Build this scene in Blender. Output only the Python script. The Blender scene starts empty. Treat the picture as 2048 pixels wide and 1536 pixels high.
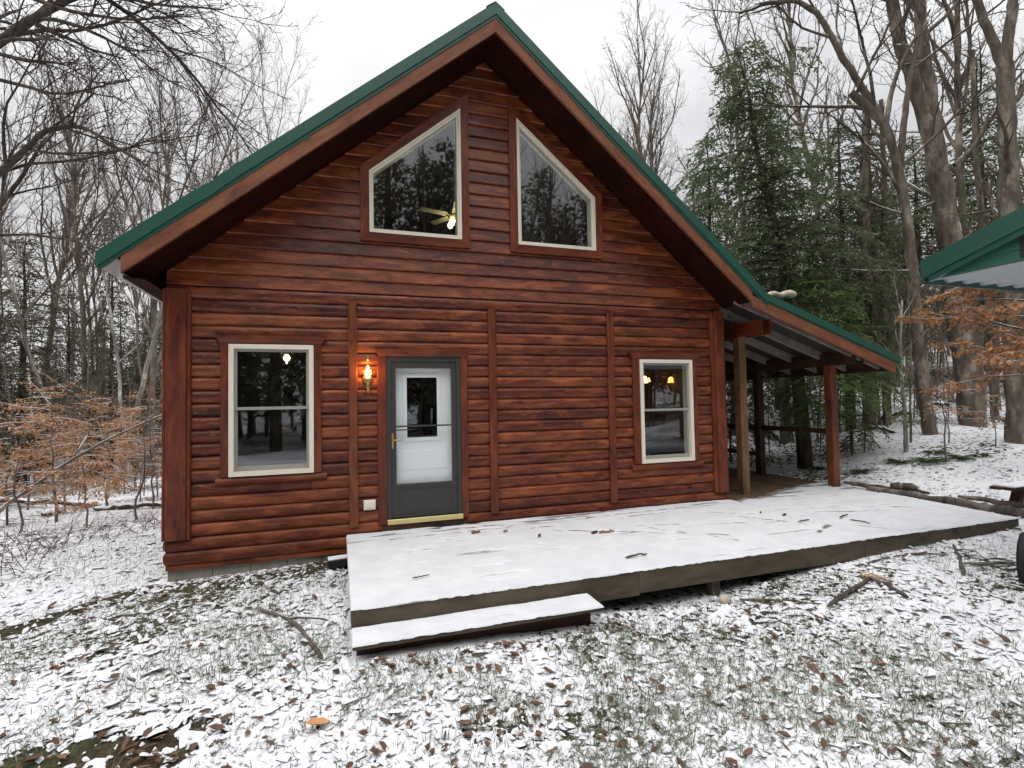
import bpy, math, random
import numpy as np
from mathutils import Matrix, Vector
R = math.radians
SC = bpy.context.scene
COL = SC.collection

# ------------------------------------------------------------------ camera
CAM = np.array([-0.5714, -6.6853, 1.4622])
YAW, PITCH, ROLL, FPX = 0.323, 0.0347, -0.0182, 1036.1
fw = np.array([math.sin(YAW)*math.cos(PITCH), math.cos(YAW)*math.cos(PITCH), math.sin(PITCH)])
rt = np.array([math.cos(YAW), -math.sin(YAW), 0.0]); up = np.cross(rt, fw)
rt, up = math.cos(ROLL)*rt+math.sin(ROLL)*up, -math.sin(ROLL)*rt+math.cos(ROLL)*up
cam = bpy.data.cameras.new('camera'); co = bpy.data.objects.new('camera', cam); COL.objects.link(co)
cam.sensor_width = 36.0; cam.sensor_fit = 'HORIZONTAL'; cam.lens = FPX/2048*36.0
cam.clip_start = 0.05; cam.clip_end = 1000
m = Matrix.Identity(4)
for i in range(3):
    m[i][0] = rt[i]; m[i][1] = up[i]; m[i][2] = -fw[i]; m[i][3] = CAM[i]
co.matrix_world = m
SC.camera = co
def at(u, v, d):                    # photo pixel + depth -> world point (used to survey the plan)
    return CAM+d*(fw+rt*(u-1024)/FPX-up*(v-768)/FPX)

# ------------------------------------------------------------------ world and sun (overcast)
SUN_EL, SUN_AZ = R(64), R(215)
w = bpy.data.worlds.new('World'); SC.world = w; w.use_nodes = True
nt = w.node_tree; nt.nodes.clear()
def N(t, k, **kw):
    n = t.nodes.new(k)
    for a, b in kw.items(): setattr(n, a, b)
    return n
sky = N(nt, 'ShaderNodeTexSky', sky_type='NISHITA', sun_disc=False)
sky.sun_elevation = SUN_EL; sky.sun_rotation = SUN_AZ; sky.dust_density = 4.0; sky.air_density = 1.0
hs = N(nt, 'ShaderNodeHueSaturation'); hs.inputs['Saturation'].default_value = 0.06
nt.links.new(sky.outputs[0], hs.inputs['Color'])
tc = N(nt, 'ShaderNodeTexCoord'); mp = N(nt, 'ShaderNodeMapping'); mp.inputs['Scale'].default_value = (1, 1, 1.8)
nz = N(nt, 'ShaderNodeTexNoise'); nz.inputs['Scale'].default_value = 2.6; nz.inputs['Detail'].default_value = 5
nt.links.new(tc.outputs['Generated'], mp.inputs[0]); nt.links.new(mp.outputs[0], nz.inputs['Vector'])
cr = N(nt, 'ShaderNodeValToRGB')
cr.color_ramp.elements[0].position = 0.32; cr.color_ramp.elements[0].color = (6.9, 7.0, 7.25, 1)
cr.color_ramp.elements[1].position = 0.68; cr.color_ramp.elements[1].color = (10.2, 10.2, 10.3, 1)
nt.links.new(nz.outputs[0], cr.inputs[0])
mx = N(nt, 'ShaderNodeMixRGB'); mx.inputs[0].default_value = 0.82
nt.links.new(hs.outputs[0], mx.inputs[1]); nt.links.new(cr.outputs[0], mx.inputs[2])
sx = N(nt, 'ShaderNodeSeparateXYZ'); nt.links.new(tc.outputs['Generated'], sx.inputs[0])
zr_ = N(nt, 'ShaderNodeMapRange'); zr_.inputs['From Min'].default_value = 0.0; zr_.inputs['From Max'].default_value = 1.0; zr_.inputs['To Min'].default_value = 0.73; zr_.inputs['To Max'].default_value = 2.5
pw_ = N(nt, 'ShaderNodeMath', operation='POWER', use_clamp=True); pw_.inputs[1].default_value = 3.4; nt.links.new(sx.outputs[2], pw_.inputs[0]); nt.links.new(pw_.outputs[0], zr_.inputs[0]); vm = N(nt, 'ShaderNodeVectorMath', operation='SCALE'); nt.links.new(mx.outputs[0], vm.inputs[0]); nt.links.new(zr_.outputs[0], vm.inputs['Scale'])
bg = N(nt, 'ShaderNodeBackground'); bg.inputs['Strength'].default_value = 0.1
nt.links.new(vm.outputs[0], bg.inputs[0])
wo = N(nt, 'ShaderNodeOutputWorld'); nt.links.new(bg.outputs[0], wo.inputs[0])
sl = bpy.data.lights.new('sun', 'SUN'); sl.energy = 0.55; sl.angle = R(45); sl.color = (1.0, 0.97, 0.93)
so = bpy.data.objects.new('sun', sl); COL.objects.link(so)
_d = Vector((math.sin(SUN_AZ)*math.cos(SUN_EL), math.cos(SUN_AZ)*math.cos(SUN_EL), math.sin(SUN_EL)))
so.rotation_euler = _d.to_track_quat('Z', 'Y').to_euler(); so.location = (0, -20, 30)
SC.view_settings.view_transform = 'Standard'; SC.view_settings.look = 'None'
SC.view_settings.exposure = 0.45; SC.view_settings.gamma = 1.0; SC.view_settings.use_curve_mapping = False
SC.cycles.max_bounces = 6; SC.cycles.diffuse_bounces = 3; SC.cycles.glossy_bounces = 3
SC.cycles.transparent_max_bounces = 8; SC.cycles.caustics_reflective = False; SC.cycles.caustics_refractive = False
SC.cycles.sample_clamp_indirect = 4.0

# ------------------------------------------------------------------ helpers: objects
def tag(o, label=None, cat=None, group=None, kind=None):
    if label: o['label'] = label
    if cat: o['category'] = cat
    if group: o['group'] = group
    if kind: o['kind'] = kind
    return o
def empty(name, loc=(0, 0, 0), rz=0.0, label=None, cat=None, group=None):
    o = bpy.data.objects.new(name, None); COL.objects.link(o); o.empty_display_size = 0.2
    o.location = loc; o.rotation_euler = (0, 0, rz)
    return tag(o, label, cat, group)
def sub(o, name, parent):           # a grouping part that carries no mesh itself
    e = bpy.data.objects.new(name, None); COL.objects.link(e); e.parent = parent; return e
def link_mesh(name, V, F, mat, parent=None, smooth=False, gc=None, fl=None):
    me = bpy.data.meshes.new(name)
    V = np.asarray(V, np.float32)
    if isinstance(F, np.ndarray):   # uniform faces
        n, k = F.shape
        me.vertices.add(len(V)); me.vertices.foreach_set('co', V.ravel())
        me.loops.add(n*k); me.loops.foreach_set('vertex_index', F.astype(np.int32).ravel())
        me.polygons.add(n); me.polygons.foreach_set('loop_start', np.arange(0, n*k, k, dtype=np.int32))
        me.update(calc_edges=True)
    else:
        me.from_pydata(V.tolist(), [], F)
    if gc is not None:
        a = me.attributes.new('gc', 'FLOAT_VECTOR', 'POINT'); a.data.foreach_set('vector', np.asarray(gc, np.float32).ravel())
    if fl is not None:
        a = me.attributes.new('fl', 'FLOAT', 'POINT'); a.data.foreach_set('value', np.asarray(fl, np.float32).ravel())
    if smooth: me.polygons.foreach_set('use_smooth', np.ones(len(me.polygons), bool))
    me.validate(); me.materials.append(mat)
    o = bpy.data.objects.new(name, me); COL.objects.link(o); o.parent = parent
    return o
def copy_thing(o, label, loc=None, rz=None, sc=None, name=None, tilt=None):
    c = o.copy(); COL.objects.link(c); c['label'] = label
    if loc is not None: c.location = loc
    if rz is not None: c.rotation_euler = (tilt[0] if tilt else 0, tilt[1] if tilt else 0, rz)
    if sc is not None: c.scale = sc if isinstance(sc, tuple) else (sc, sc, sc)
    for ch in list(o.children):
        k = ch.copy(); COL.objects.link(k); k.parent = c
    return c
RS = np.random.RandomState(11)
def nrm(v):
    v = np.asarray(v, float); return v/(np.linalg.norm(v)+1e-12)

class MB:                           # mesh collector with grain coordinates
    def __init__(s): s.V = []; s.F = []; s.G = []
    def add(s, V, F, G=None, off=None):
        b = len(s.V); V = [tuple(map(float, v)) for v in V]
        if G is None: G = [(v[0], v[2], v[1]) for v in V]
        if off is None: off = RS.rand(3)*40
        s.V += V; s.F += [tuple(i+b for i in f) for f in F]; s.G += [tuple(np.asarray(g)+off) for g in G]
    def prism(s, p0, p1, prof, ax, ay, gl=None):    # profile [(a,b)] in axes ax, ay swept p0 -> p1
        p0 = np.asarray(p0, float); p1 = np.asarray(p1, float); ax = np.asarray(ax, float); ay = np.asarray(ay, float)
        n = len(prof); L = np.linalg.norm(p1-p0)
        V = [p0+a*ax+b*ay for a, b in prof]+[p1+a*ax+b*ay for a, b in prof]
        G = [(0, a, b) for a, b in prof]+[(L, a, b) for a, b in prof]
        F = [(i, (i+1) % n, n+(i+1) % n, n+i) for i in range(n)]
        F += [tuple(range(n-1, -1, -1)), tuple(range(n, 2*n))]
        s.add(V, F, G)
    def board(s, p0, p1, upv, wd, ht, ch=0.004):    # chamfered board centred on p0-p1; ht along upv
        p0 = np.asarray(p0, float); p1 = np.asarray(p1, float); t = nrm(p1-p0)
        sx = nrm(np.cross(t, upv)); uu = np.cross(sx, t)
        a, b = wd/2, ht/2; c = min(ch, a*.6, b*.6)
        s.prism(p0, p1, [(-a+c, -b), (a-c, -b), (a, -b+c), (a, b-c), (a-c, b), (-a+c, b), (-a, b-c), (-a, -b+c)], sx, uu)
    def box(s, x0, x1, y0, y1, z0, z1, ax='x', ch=0.004):
        c = ((x0+x1)/2, (y0+y1)/2, (z0+z1)/2)
        if ax == 'x': s.board((x0, c[1], c[2]), (x1, c[1], c[2]), (0, 0, 1), y1-y0, z1-z0, ch)
        elif ax == 'y': s.board((c[0], y0, c[2]), (c[0], y1, c[2]), (0, 0, 1), x1-x0, z1-z0, ch)
        else: s.board((c[0], c[1], z0), (c[0], c[1], z1), (0, 1, 0), x1-x0, y1-y0, ch)
    def ring(s, poly, wds, yf, yb):  # mitred frame outward of poly (x,z list, ccw seen from -Y); front yf, back yb
        n = len(poly); P = [np.array(p, float) for p in poly]
        if not isinstance(wds, (list, tuple)): wds = [wds]*n
        lines = []
        for i in range(n):
            a, b = P[i], P[(i+1) % n]; t = nrm(b-a); o = np.array([t[1], -t[0]])*wds[i]; lines.append((a+o, t))
        O = []
        for i in range(n):
            (a, t), (b, u) = lines[i-1], lines[i]
            k = np.linalg.solve(np.array([[t[0], -u[0]], [t[1], -u[1]]]), b-a); O.append(a+t*k[0])
        for i in range(n):
            j = (i+1) % n; q = [P[i], P[j], O[j], O[i]]; t = nrm(P[j]-P[i]); nn = np.array([t[1], -t[0]])
            V = [(x, yf, z) for x, z in q]+[(x, yb, z) for x, z in q]
            G = [(np.dot(np.array([v[0], v[2]])-P[i], t), np.dot(np.array([v[0], v[2]])-P[i], nn), v[1]) for v in V]
            s.add(V, [(3, 2, 1, 0), (0, 1, 5, 4), (2, 3, 7, 6), (4, 5, 6, 7)], G)
    def build(s, name, mat, parent=None, smooth=False):
        return link_mesh(name, s.V, s.F, mat, parent, smooth, s.G)
def lathe(prof, n=20, c=(0, 0, 0)):
    V = []; F = []
    for r_, z in prof:
        for i in range(n):
            a = 2*math.pi*i/n; V.append((c[0]+r_*math.cos(a), c[1]+r_*math.sin(a), c[2]+z))
    for k in range(len(prof)-1):
        for i in range(n):
            j = (i+1) % n; F.append((k*n+i, k*n+j, (k+1)*n+j, (k+1)*n+i))
    return V, F
def tube(pts, rad, n=6):
    pts = np.asarray(pts, float); m_ = len(pts); rad = np.broadcast_to(np.asarray(rad, float), (m_,))
    T = np.gradient(pts, axis=0); T /= np.linalg.norm(T, axis=1)[:, None]+1e-12
    ref = np.array([0, 0, 1.0]) if abs(T[0, 2]) < .8 else np.array([1.0, 0, 0])
    A = np.cross(T, ref); A /= np.linalg.norm(A, axis=1)[:, None]+1e-9; B = np.cross(T, A)
    an = np.arange(n)*2*math.pi/n
    V = pts[:, None, :]+rad[:, None, None]*(np.cos(an)[None, :, None]*A[:, None, :]+np.sin(an)[None, :, None]*B[:, None, :])
    i = np.arange(m_-1)[:, None]*n; k = np.arange(n)[None, :]; k2 = (k+1) % n
    F = np.stack([i+k, i+k2, i+n+k2, i+n+k], -1).reshape(-1, 4)
    return V.reshape(-1, 3), F
class TB:                           # quad collector (numpy)
    def __init__(s): s.V = []; s.F = []; s.n = 0
    def add(s, V, F):
        s.V.append(np.asarray(V, float)); s.F.append(np.asarray(F)+s.n); s.n += len(V)
    def tube(s, pts, rad, n=4): s.add(*tube(pts, rad, n))
    def quads(s, C, D, S, L, W, bend=0.0):   # leaf quads: centre base C, direction D, side S
        L = np.broadcast_to(np.asarray(L, float), (len(C),))[:, None]; W = np.broadcast_to(np.asarray(W, float), (len(C),))[:, None]
        Nn = np.cross(D, S)
        V = np.stack([C, C+D*L*.5+S*W*.5+Nn*bend*L, C+D*L, C+D*L*.5-S*W*.5+Nn*bend*L], 1).reshape(-1, 3)
        s.add(V, np.arange(len(C)*4).reshape(-1, 4))
    def get(s): return np.concatenate(s.V), np.concatenate(s.F)
    def build(s, name, mat, parent=None, smooth=False):
        if not s.V: return None
        V, F = s.get(); return link_mesh(name, V, F, mat, parent, smooth)

# ------------------------------------------------------------------ helpers: materials
def mat(name):
    m_ = bpy.data.materials.new(name); m_.use_nodes = True; t = m_.node_tree
    return m_, t, t.nodes['Principled BSDF'], t.links
def noise(t, vec, scale, detail=4, rough=.55, dist=0.0):
    n = N(t, 'ShaderNodeTexNoise'); n.inputs['Scale'].default_value = scale; n.inputs['Detail'].default_value = detail
    n.inputs['Roughness'].default_value = rough; n.inputs['Distortion'].default_value = dist
    if vec is not None: t.links.new(vec, n.inputs['Vector'])
    return n.outputs[0]
def ramp(t, fac, stops, interp='LINEAR'):
    r_ = N(t, 'ShaderNodeValToRGB'); e = r_.color_ramp.elements; r_.color_ramp.interpolation = interp
    while len(e) > 1: e.remove(e[-1])
    e[0].position = stops[0][0]; c = stops[0][1]; e[0].color = (*c, 1) if isinstance(c, tuple) else (c, c, c, 1)
    for p, c in stops[1:]:
        x = e.new(p); x.color = (*c, 1) if isinstance(c, tuple) else (c, c, c, 1)
    t.links.new(fac, r_.inputs[0]); return r_.outputs[0]
def mapv(t, vec, sc, loc=(0, 0, 0)):
    m_ = N(t, 'ShaderNodeMapping'); m_.inputs['Scale'].default_value = sc; m_.inputs['Location'].default_value = loc
    t.links.new(vec, m_.inputs[0]); return m_.outputs[0]
def mixc(t, fac, a, b, mode='MIX'):
    m_ = N(t, 'ShaderNodeMixRGB', blend_type=mode)
    for k, x in ((0, fac), (1, a), (2, b)):
        if isinstance(x, (int, float)): m_.inputs[k].default_value = x if k == 0 else (x, x, x, 1)
        elif isinstance(x, tuple): m_.inputs[k].default_value = (*x, 1)
        else: t.links.new(x, m_.inputs[k])
    return m_.outputs[0]
def math_(t, op, a, b=0.0, c=None):
    m_ = N(t, 'ShaderNodeMath', operation=op)
    for k, x in ((0, a), (1, b)) + (((2, c),) if c is not None else ()):
        if isinstance(x, (int, float)): m_.inputs[k].default_value = x
        else: t.links.new(x, m_.inputs[k])
    return m_.outputs[0]
def attr(t, nm, out='Vector'):
    a = N(t, 'ShaderNodeAttribute', attribute_name=nm); return a.outputs[out]
def objco(t): return N(t, 'ShaderNodeTexCoord').outputs['Object']
def bump(t, h, b, strength=.3, dist=.01):
    n = N(t, 'ShaderNodeBump'); n.inputs['Strength'].default_value = strength; n.inputs['Distance'].default_value = dist
    t.links.new(h, n.inputs['Height']); t.links.new(n.outputs[0], b.inputs['Normal'])
def island(t): return N(t, 'ShaderNodeNewGeometry').outputs['Random Per Island']
def plain(name, col, rough=.6, metal=0.0, var=.08, sc=6.0, spec=.5):
    m_, t, b, L = mat(name)
    n = noise(t, objco(t), sc, 5)
    c = mixc(t, n, tuple(x*(1-var) for x in col), tuple(min(1, x*(1+var)) for x in col)); L.new(c, b.inputs['Base Color'])
    b.inputs['Roughness'].default_value = rough; b.inputs['Metallic'].default_value = metal
    b.inputs['Specular IOR Level'].default_value = spec
    return m_
def wood(name, dark, midc, light, rough=.42, streak=1.0, tone=.5, knots=True, spec=.4):
    m_, t, b, L = mat(name); g = attr(t, 'gc')
    bl = noise(t, mapv(t, g, (2.1, 9, 6)), 1.0, 5, .62, .5)              # stain blotches
    gr = noise(t, mapv(t, g, (4.0, 80, 60)), 1.0, 6, .65, .6)        # fine grain
    st = noise(t, mapv(t, g, (5.5, 26, 18)), 1.0, 4, .6, 1.6)       # pale figure streaks
    rd = island(t)
    x = math_(t, 'ADD', math_(t, 'SUBTRACT', math_(t, 'MULTIPLY', bl, .92), .13), math_(t, 'MULTIPLY', gr, .30))
    x = math_(t, 'ADD', x, math_(t, 'MULTIPLY', math_(t, 'SUBTRACT', rd, .5), (.17*tone*2)))
    c = ramp(t, x, [(.24, dark), (.46, midc), (.72, light)])
    s2 = ramp(t, st, [(.56, 0.0), (.70, 1.0)])
    c = mixc(t, math_(t, 'MULTIPLY', s2, .55*streak), c, tuple(min(1, a*1.25) for a in light))
    bl2 = noise(t, mapv(t, g, (.9, 5, 4), (7, 3, 1)), 1.0, 3, .55)
    c = mixc(t, math_(t, 'MULTIPLY', ramp(t, bl2, [(.50, 0.0), (.68, 1.0)]), .55*min(1, streak+.2)), c, tuple(a*b for a, b in zip(midc, (.42, .62, .95))))
    if knots:
        v = N(t, 'ShaderNodeTexVoronoi'); v.inputs['Scale'].default_value = 1.0
        L.new(mapv(t, g, (2.4, 7.5, 3)), v.inputs['Vector'])
        k = ramp(t, v.outputs['Distance'], [(.06, 1.0), (.17, 0.0)])
        c = mixc(t, math_(t, 'MULTIPLY', k, .75), c, tuple(a*.55 for a in dark))
    L.new(c, b.inputs['Base Color']); b.inputs['Roughness'].default_value = rough
    b.inputs['Specular IOR Level'].default_value = spec
    bump(t, math_(t, 'ADD', gr, math_(t, 'MULTIPLY', bl, .6)), b, .25, .006)
    return m_
CEDAR = wood('stained_cedar', (.030, .0068, .0046), (.122, .0240, .0098), (.345, .098, .030), rough=.36)
CEDAR_TRIM = wood('stained_trim', (.050, .009, .0048), (.125, .0235, .0095), (.24, .062, .020), streak=.35, tone=.25)
FASCIA = wood('fascia_wood', (.10, .030, .015), (.185, .062, .028), (.29, .112, .052), streak=.4, tone=.4, rough=.55)
SOFFIT_SHADED = wood('soffit_wood_shaded', (.007, .0016, .001), (.020, .0042, .0022), (.036, .008, .004), streak=.2, tone=.3, rough=.8, spec=.1)  # same wood, darkened: shade under the eaves is put into its colour
POSTW = wood('weathered_post', (.06, .026, .011), (.165, .083, .034), (.27, .165, .075), streak=.3, rough=.65)
BROWNW = wood('brown_wood', (.016, .007, .004), (.045, .018, .010), (.085, .035, .018), streak=.2, rough=.6)
TREATED = wood('treated_lumber', (.035, .026, .016), (.085, .066, .043), (.13, .105, .072), streak=.15, rough=.75, tone=.3)
GREYW = wood('grey_wood', (.05, .045, .04), (.14, .125, .11), (.26, .24, .21), streak=.2, rough=.8, tone=.3)
RAFTERW = wood('rafter_wood', (.11, .09, .075), (.21, .175, .15), (.32, .27, .23), streak=.1, rough=.8, tone=.3)
CREAM = plain('cream_vinyl', (.80, .74, .62), .4, var=.03)
SASH = plain('sash_grey', (.33, .32, .29), .5)
GREEN = plain('green_metal', (.016, .080, .056), .36, var=.14, sc=3, spec=.6)
GREENS = plain('green_siding', (.020, .105, .070), .42, var=.12, sc=4)
GREYM = plain('grey_metal', (.42, .44, .47), .5, .15, sc=5)
DRIP = plain('drip_metal', (.42, .40, .37), .5)
DOORG = plain('door_charcoal', (.040, .040, .036), .5, var=.1)
WHITE = plain('door_white', (.84, .88, .89), .5, var=.04, sc=3)
BRASS = plain('brass', (.55, .40, .14), .32, .85)
GOLD = plain('threshold_gold', (.72, .62, .28), .4, .55, var=.12, sc=9)
BLACKP = plain('black_rubber', (.012, .012, .013), .7)
STEEL = plain('grey_steel', (.24, .24, .24), .5, .4)
CONC = plain('concrete_block', (.29, .27, .23), .95, var=.3, sc=14)
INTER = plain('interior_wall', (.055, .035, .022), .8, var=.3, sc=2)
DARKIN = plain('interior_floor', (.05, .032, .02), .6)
def glassmat(name, tint=(.85, .88, .86), ior=1.75):
    m_ = bpy.data.materials.new(name); m_.use_nodes = True; t = m_.node_tree; t.nodes.clear()
    o = N(t, 'ShaderNodeOutputMaterial'); tr = N(t, 'ShaderNodeBsdfTransparent'); tr.inputs[0].default_value = (*tint, 1)
    gl = N(t, 'ShaderNodeBsdfGlossy'); gl.inputs['Roughness'].default_value = 0.02; gl.inputs[0].default_value = (.95, .97, 1, 1)
    lw = N(t, 'ShaderNodeLayerWeight'); lw.inputs['Blend'].default_value = .5; f0 = ((ior-1)/(ior+1))**2
    fr = N(t, 'ShaderNodeMapRange'); t.links.new(math_(t, 'POWER', lw.outputs['Facing'], 5.0), fr.inputs[0]); fr.inputs['To Min'].default_value = f0; fr.inputs['To Max'].default_value = 1.0; mx_ = N(t, 'ShaderNodeMixShader')
    b = N(t, 'ShaderNodeBump'); b.inputs['Strength'].default_value = .006
    t.links.new(noise(t, objco(t), 2.5, 1), b.inputs['Height']); t.links.new(b.outputs[0], gl.inputs['Normal'])
    t.links.new(fr.outputs[0], mx_.inputs[0]); t.links.new(tr.outputs[0], mx_.inputs[1]); t.links.new(gl.outputs[0], mx_.inputs[2])
    t.links.new(mx_.outputs[0], o.inputs[0]); return m_
GLASS = glassmat('window_glass', (.80, .84, .82), 2.25); GLASS2 = glassmat('storm_glass', (.985, .99, .99), 1.35)
GLASSI = glassmat('inner_glass', (.25, .2, .15), 2.1)
def emit(name, col, st):
    m_ = bpy.data.materials.new(name); m_.use_nodes = True; t = m_.node_tree; b = t.nodes['Principled BSDF']
    b.inputs['Base Color'].default_value = (*col, 1); b.inputs['Emission Color'].default_value = (*col, 1); b.inputs['Emission Strength'].default_value = st
    return m_
BULB_W = emit('bulb_warm', (1.0, .55, .16), 9); BULB_C = emit('bulb_soft', (1.0, .93, .55), 7); BULB_A = emit('bulb_amber', (1.0, .50, .10), 2.2)
BULB_P = emit('bulb_pendant', (1.0, .85, .5), 5)
def snowmat():
    m_, t, b, L = mat('snow'); o = objco(t)
    n1 = noise(t, o, 5, 6); n2 = noise(t, o, 60, 4)
    L.new(ramp(t, n1, [(.3, (.74, .75, .78)), (.7, (.84, .84, .86))]), b.inputs['Base Color'])
    b.inputs['Roughness'].default_value = .9; b.inputs['Specular IOR Level'].default_value = .15
    bump(t, math_(t, 'ADD', n1, math_(t, 'MULTIPLY', n2, .35)), b, .5, .02); return m_
SNOW = snowmat()
def thinsnow():
    m_, t, b, L = mat('thin_snow'); o = objco(t); a = attr(t, 'fl', 'Fac')
    n1 = noise(t, o, 4, 6); n2 = noise(t, o, 45, 5, .7); n3 = noise(t, mapv(t, o, (1, 1, 1)), 120, 3)
    wd_ = ramp(t, noise(t, mapv(t, o, (3, 40, 10)), 1, 4), [(.3, (.10, .08, .065)), (.7, (.20, .17, .14))])
    f = math_(t, 'ADD', a, math_(t, 'MULTIPLY', math_(t, 'SUBTRACT', n2, .55), .55)); f = ramp(t, f, [(.18, 0.0), (.8, .85)])
    f = math_(t, 'MAXIMUM', f, ramp(t, n3, [(.74, 0.0), (.80, .35)]))
    L.new(mixc(t, f, ramp(t, n1, [(.3, (.63, .635, .66)), (.7, (.74, .74, .76))]), wd_), b.inputs['Base Color'])
    b.inputs['Roughness'].default_value = .9; b.inputs['Specular IOR Level'].default_value = .15
    bump(t, math_(t, 'ADD', n1, math_(t, 'MULTIPLY', n2, .5)), b, .5, .012); return m_
THINSNOW = thinsnow()
def barkmat(name, dark, light, snow=0.0, sc=1.0):
    m_, t, b, L = mat(name); o = objco(t)
    n = noise(t, mapv(t, o, (9*sc, 9*sc, 2.2*sc)), 1.0, 6, .65); n2 = noise(t, mapv(t, o, (2.5, 2.5, 1.3)), 1.0, 5, .7)
    c = ramp(t, n, [(.3, dark), (.7, light)])
    c = mixc(t, ramp(t, n2, [(.52, 0.0), (.66, .7)]), c, tuple(min(1, x*1.9) for x in light))
    c = mixc(t, ramp(t, noise(t, mapv(t, o, (1.5, 1.5, .6)), 1.0, 4), [(.35, .6), (.5, 0.0)]), c, tuple(x*.6 for x in dark))
    if snow:
        g = N(t, 'ShaderNodeNewGeometry'); s_ = N(t, 'ShaderNodeSeparateXYZ'); L.new(g.outputs['Normal'], s_.inputs[0])
        f = math_(t, 'ADD', math_(t, 'MULTIPLY', s_.outputs[2], 1.0), math_(t, 'MULTIPLY', s_.outputs[0], .5 if snow > .1 else .2))
        f = math_(t, 'ADD', f, math_(t, 'MULTIPLY', math_(t, 'SUBTRACT', n2, .5), 1.6))
        c = mixc(t, ramp(t, f, [(.55-snow, 0.0), (.68-snow, 1.0)]), c, (.75, .76, .78))
    L.new(c, b.inputs['Base Color']); b.inputs['Roughness'].default_value = .95; b.inputs['Specular IOR Level'].default_value = .1
    bump(t, n, b, .9, .03); return m_
BARK = barkmat('bark_grey', (.085, .068, .054), (.25, .21, .17), .08)
BARKD = barkmat('bark_dark', (.045, .036, .028), (.14, .115, .093), 0.0)
BARKN = barkmat('stick_bark', (.055, .045, .04), (.18, .155, .135), 0.0)
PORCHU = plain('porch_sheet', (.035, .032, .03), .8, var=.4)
BARKM = barkmat('bark_maple', (.09, .073, .059), (.27, .225, .185), .17)
BIRCH = barkmat('bark_birch', (.20, .18, .16), (.48, .45, .41), .06)
TWIG = plain('twig_bark', (.135, .105, .085), .9, var=.35, sc=3, spec=.1)
TWIGP = plain('twig_pale', (.185, .150, .128), .9, var=.35, sc=3, spec=.1)
TWIGD = plain('twig_dark', (.085, .064, .060), .9, var=.35, sc=3, spec=.1)
def leafmat(name, cols, rough=.7, trans=.25, snowtop=0.0):
    m_, t, b, L = mat(name); c = ramp(t, island(t), [(i/(len(cols)-1), x) for i, x in enumerate(cols)])
    c = mixc(t, .45, c, mixc(t, noise(t, objco(t), 1.6, 4), tuple(x*.45 for x in cols[0]), tuple(min(1, x*1.7) for x in cols[-1])))
    if snowtop:
        c = mixc(t, ramp(t, noise(t, objco(t), 2.3, 5), [(.64-snowtop, 0.0), (.70-snowtop, 1.0)]), c, (.6, .62, .64))
    L.new(c, b.inputs['Base Color']); b.inputs['Roughness'].default_value = rough; b.inputs['Specular IOR Level'].default_value = .2
    tr = N(t, 'ShaderNodeBsdfTranslucent'); L.new(c, tr.inputs[0]); mx_ = N(t, 'ShaderNodeMixShader'); mx_.inputs[0].default_value = trans
    L.new(b.outputs[0], mx_.inputs[1]); L.new(tr.outputs[0], mx_.inputs[2]); L.new(mx_.outputs[0], t.nodes['Material Output'].inputs[0]); return m_
HEM = leafmat('hemlock_needles', [(.072, .090, .048), (.110, .135, .070), (.165, .192, .105)], trans=.4)
HEML = leafmat('hemlock_bright', [(.065, .10, .034), (.10, .155, .05), (.15, .215, .075)], trans=.4)
PINE = leafmat('pine_needles', [(.080, .078, .056), (.125, .120, .085), (.18, .17, .12)], trans=.35)
BEECH = leafmat('beech_leaves', [(.20, .07, .022), (.34, .13, .042), (.44, .20, .08), (.58, .36, .20)], trans=.35)
LITTER = leafmat('leaf_litter', [(.030, .015, .011), (.065, .030, .020), (.12, .055, .034), (.22, .13, .085)], trans=.1)
GRASS = leafmat('grass_blades', [(.050, .070, .024), (.085, .115, .042), (.13, .155, .075), (.23, .24, .17)], trans=.2)
FERN = leafmat('fern_leaves', [(.035, .06, .018), (.06, .10, .03), (.09, .14, .045)], trans=.25)

# ------------------------------------------------------------------ terrain
CP = np.array([(-2.3,0,-.47),(-.8,0,-.40),(-.5,-2.45,-.40),(1.6,-2.5,-.46),(2.5,-2.0,-.54),(3.2,-2.5,-.45),(4.3,-2.5,-.36),(5.4,-2.5,-.27),(7.5,-2.5,-.24),(8.2,-1.6,-.13),
 (-.57,-6.7,-.47),(-4,-6,-.52),(4,-6,-.42),(9,-5,-.2),(11.33,.97,.50),(13.4,1.3,.70),(14.3,1,.6),(9.2,2.2,-.10),(7.6,3,-.28),(5,4,-.45),(7,8,-.2),
 (-3,4,-.6),(-6.9,9.2,-.92),(-5,2,-.62),(-13.8,24,-1.0),(3,12,.0),(3,30,1.3),(-6,30,.4),(-18,40,1.2),(20,30,3.4),(14,10,1.7),(24,10,2.8),(30,-5,2.5),
 (-30,20,-.6),(-20,0,-.9),(0,-20,-.4),(-20,-20,-.8),(20,-20,.5),(80,60,7),(-80,60,1.5),(0,95,5),(80,-60,3),(-80,-60,-1),(0,-90,0)], float)
def _k(r2): return np.where(r2 > 1e-9, r2*np.log(np.maximum(r2, 1e-9))*.5, 0)
_n = len(CP); _A = np.zeros((_n+3, _n+3)); _d2 = ((CP[:, None, :2]-CP[None, :, :2])**2).sum(-1)
_A[:_n, :_n] = _k(_d2)+np.eye(_n)*.4; _A[:_n, _n] = 1; _A[:_n, _n+1:] = CP[:, :2]; _A[_n:, :_n] = _A[:_n, _n:].T
_w = np.linalg.solve(_A, np.concatenate([CP[:, 2], np.zeros(3)]))
_PG = np.random.RandomState(5).rand(256, 256)
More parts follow.
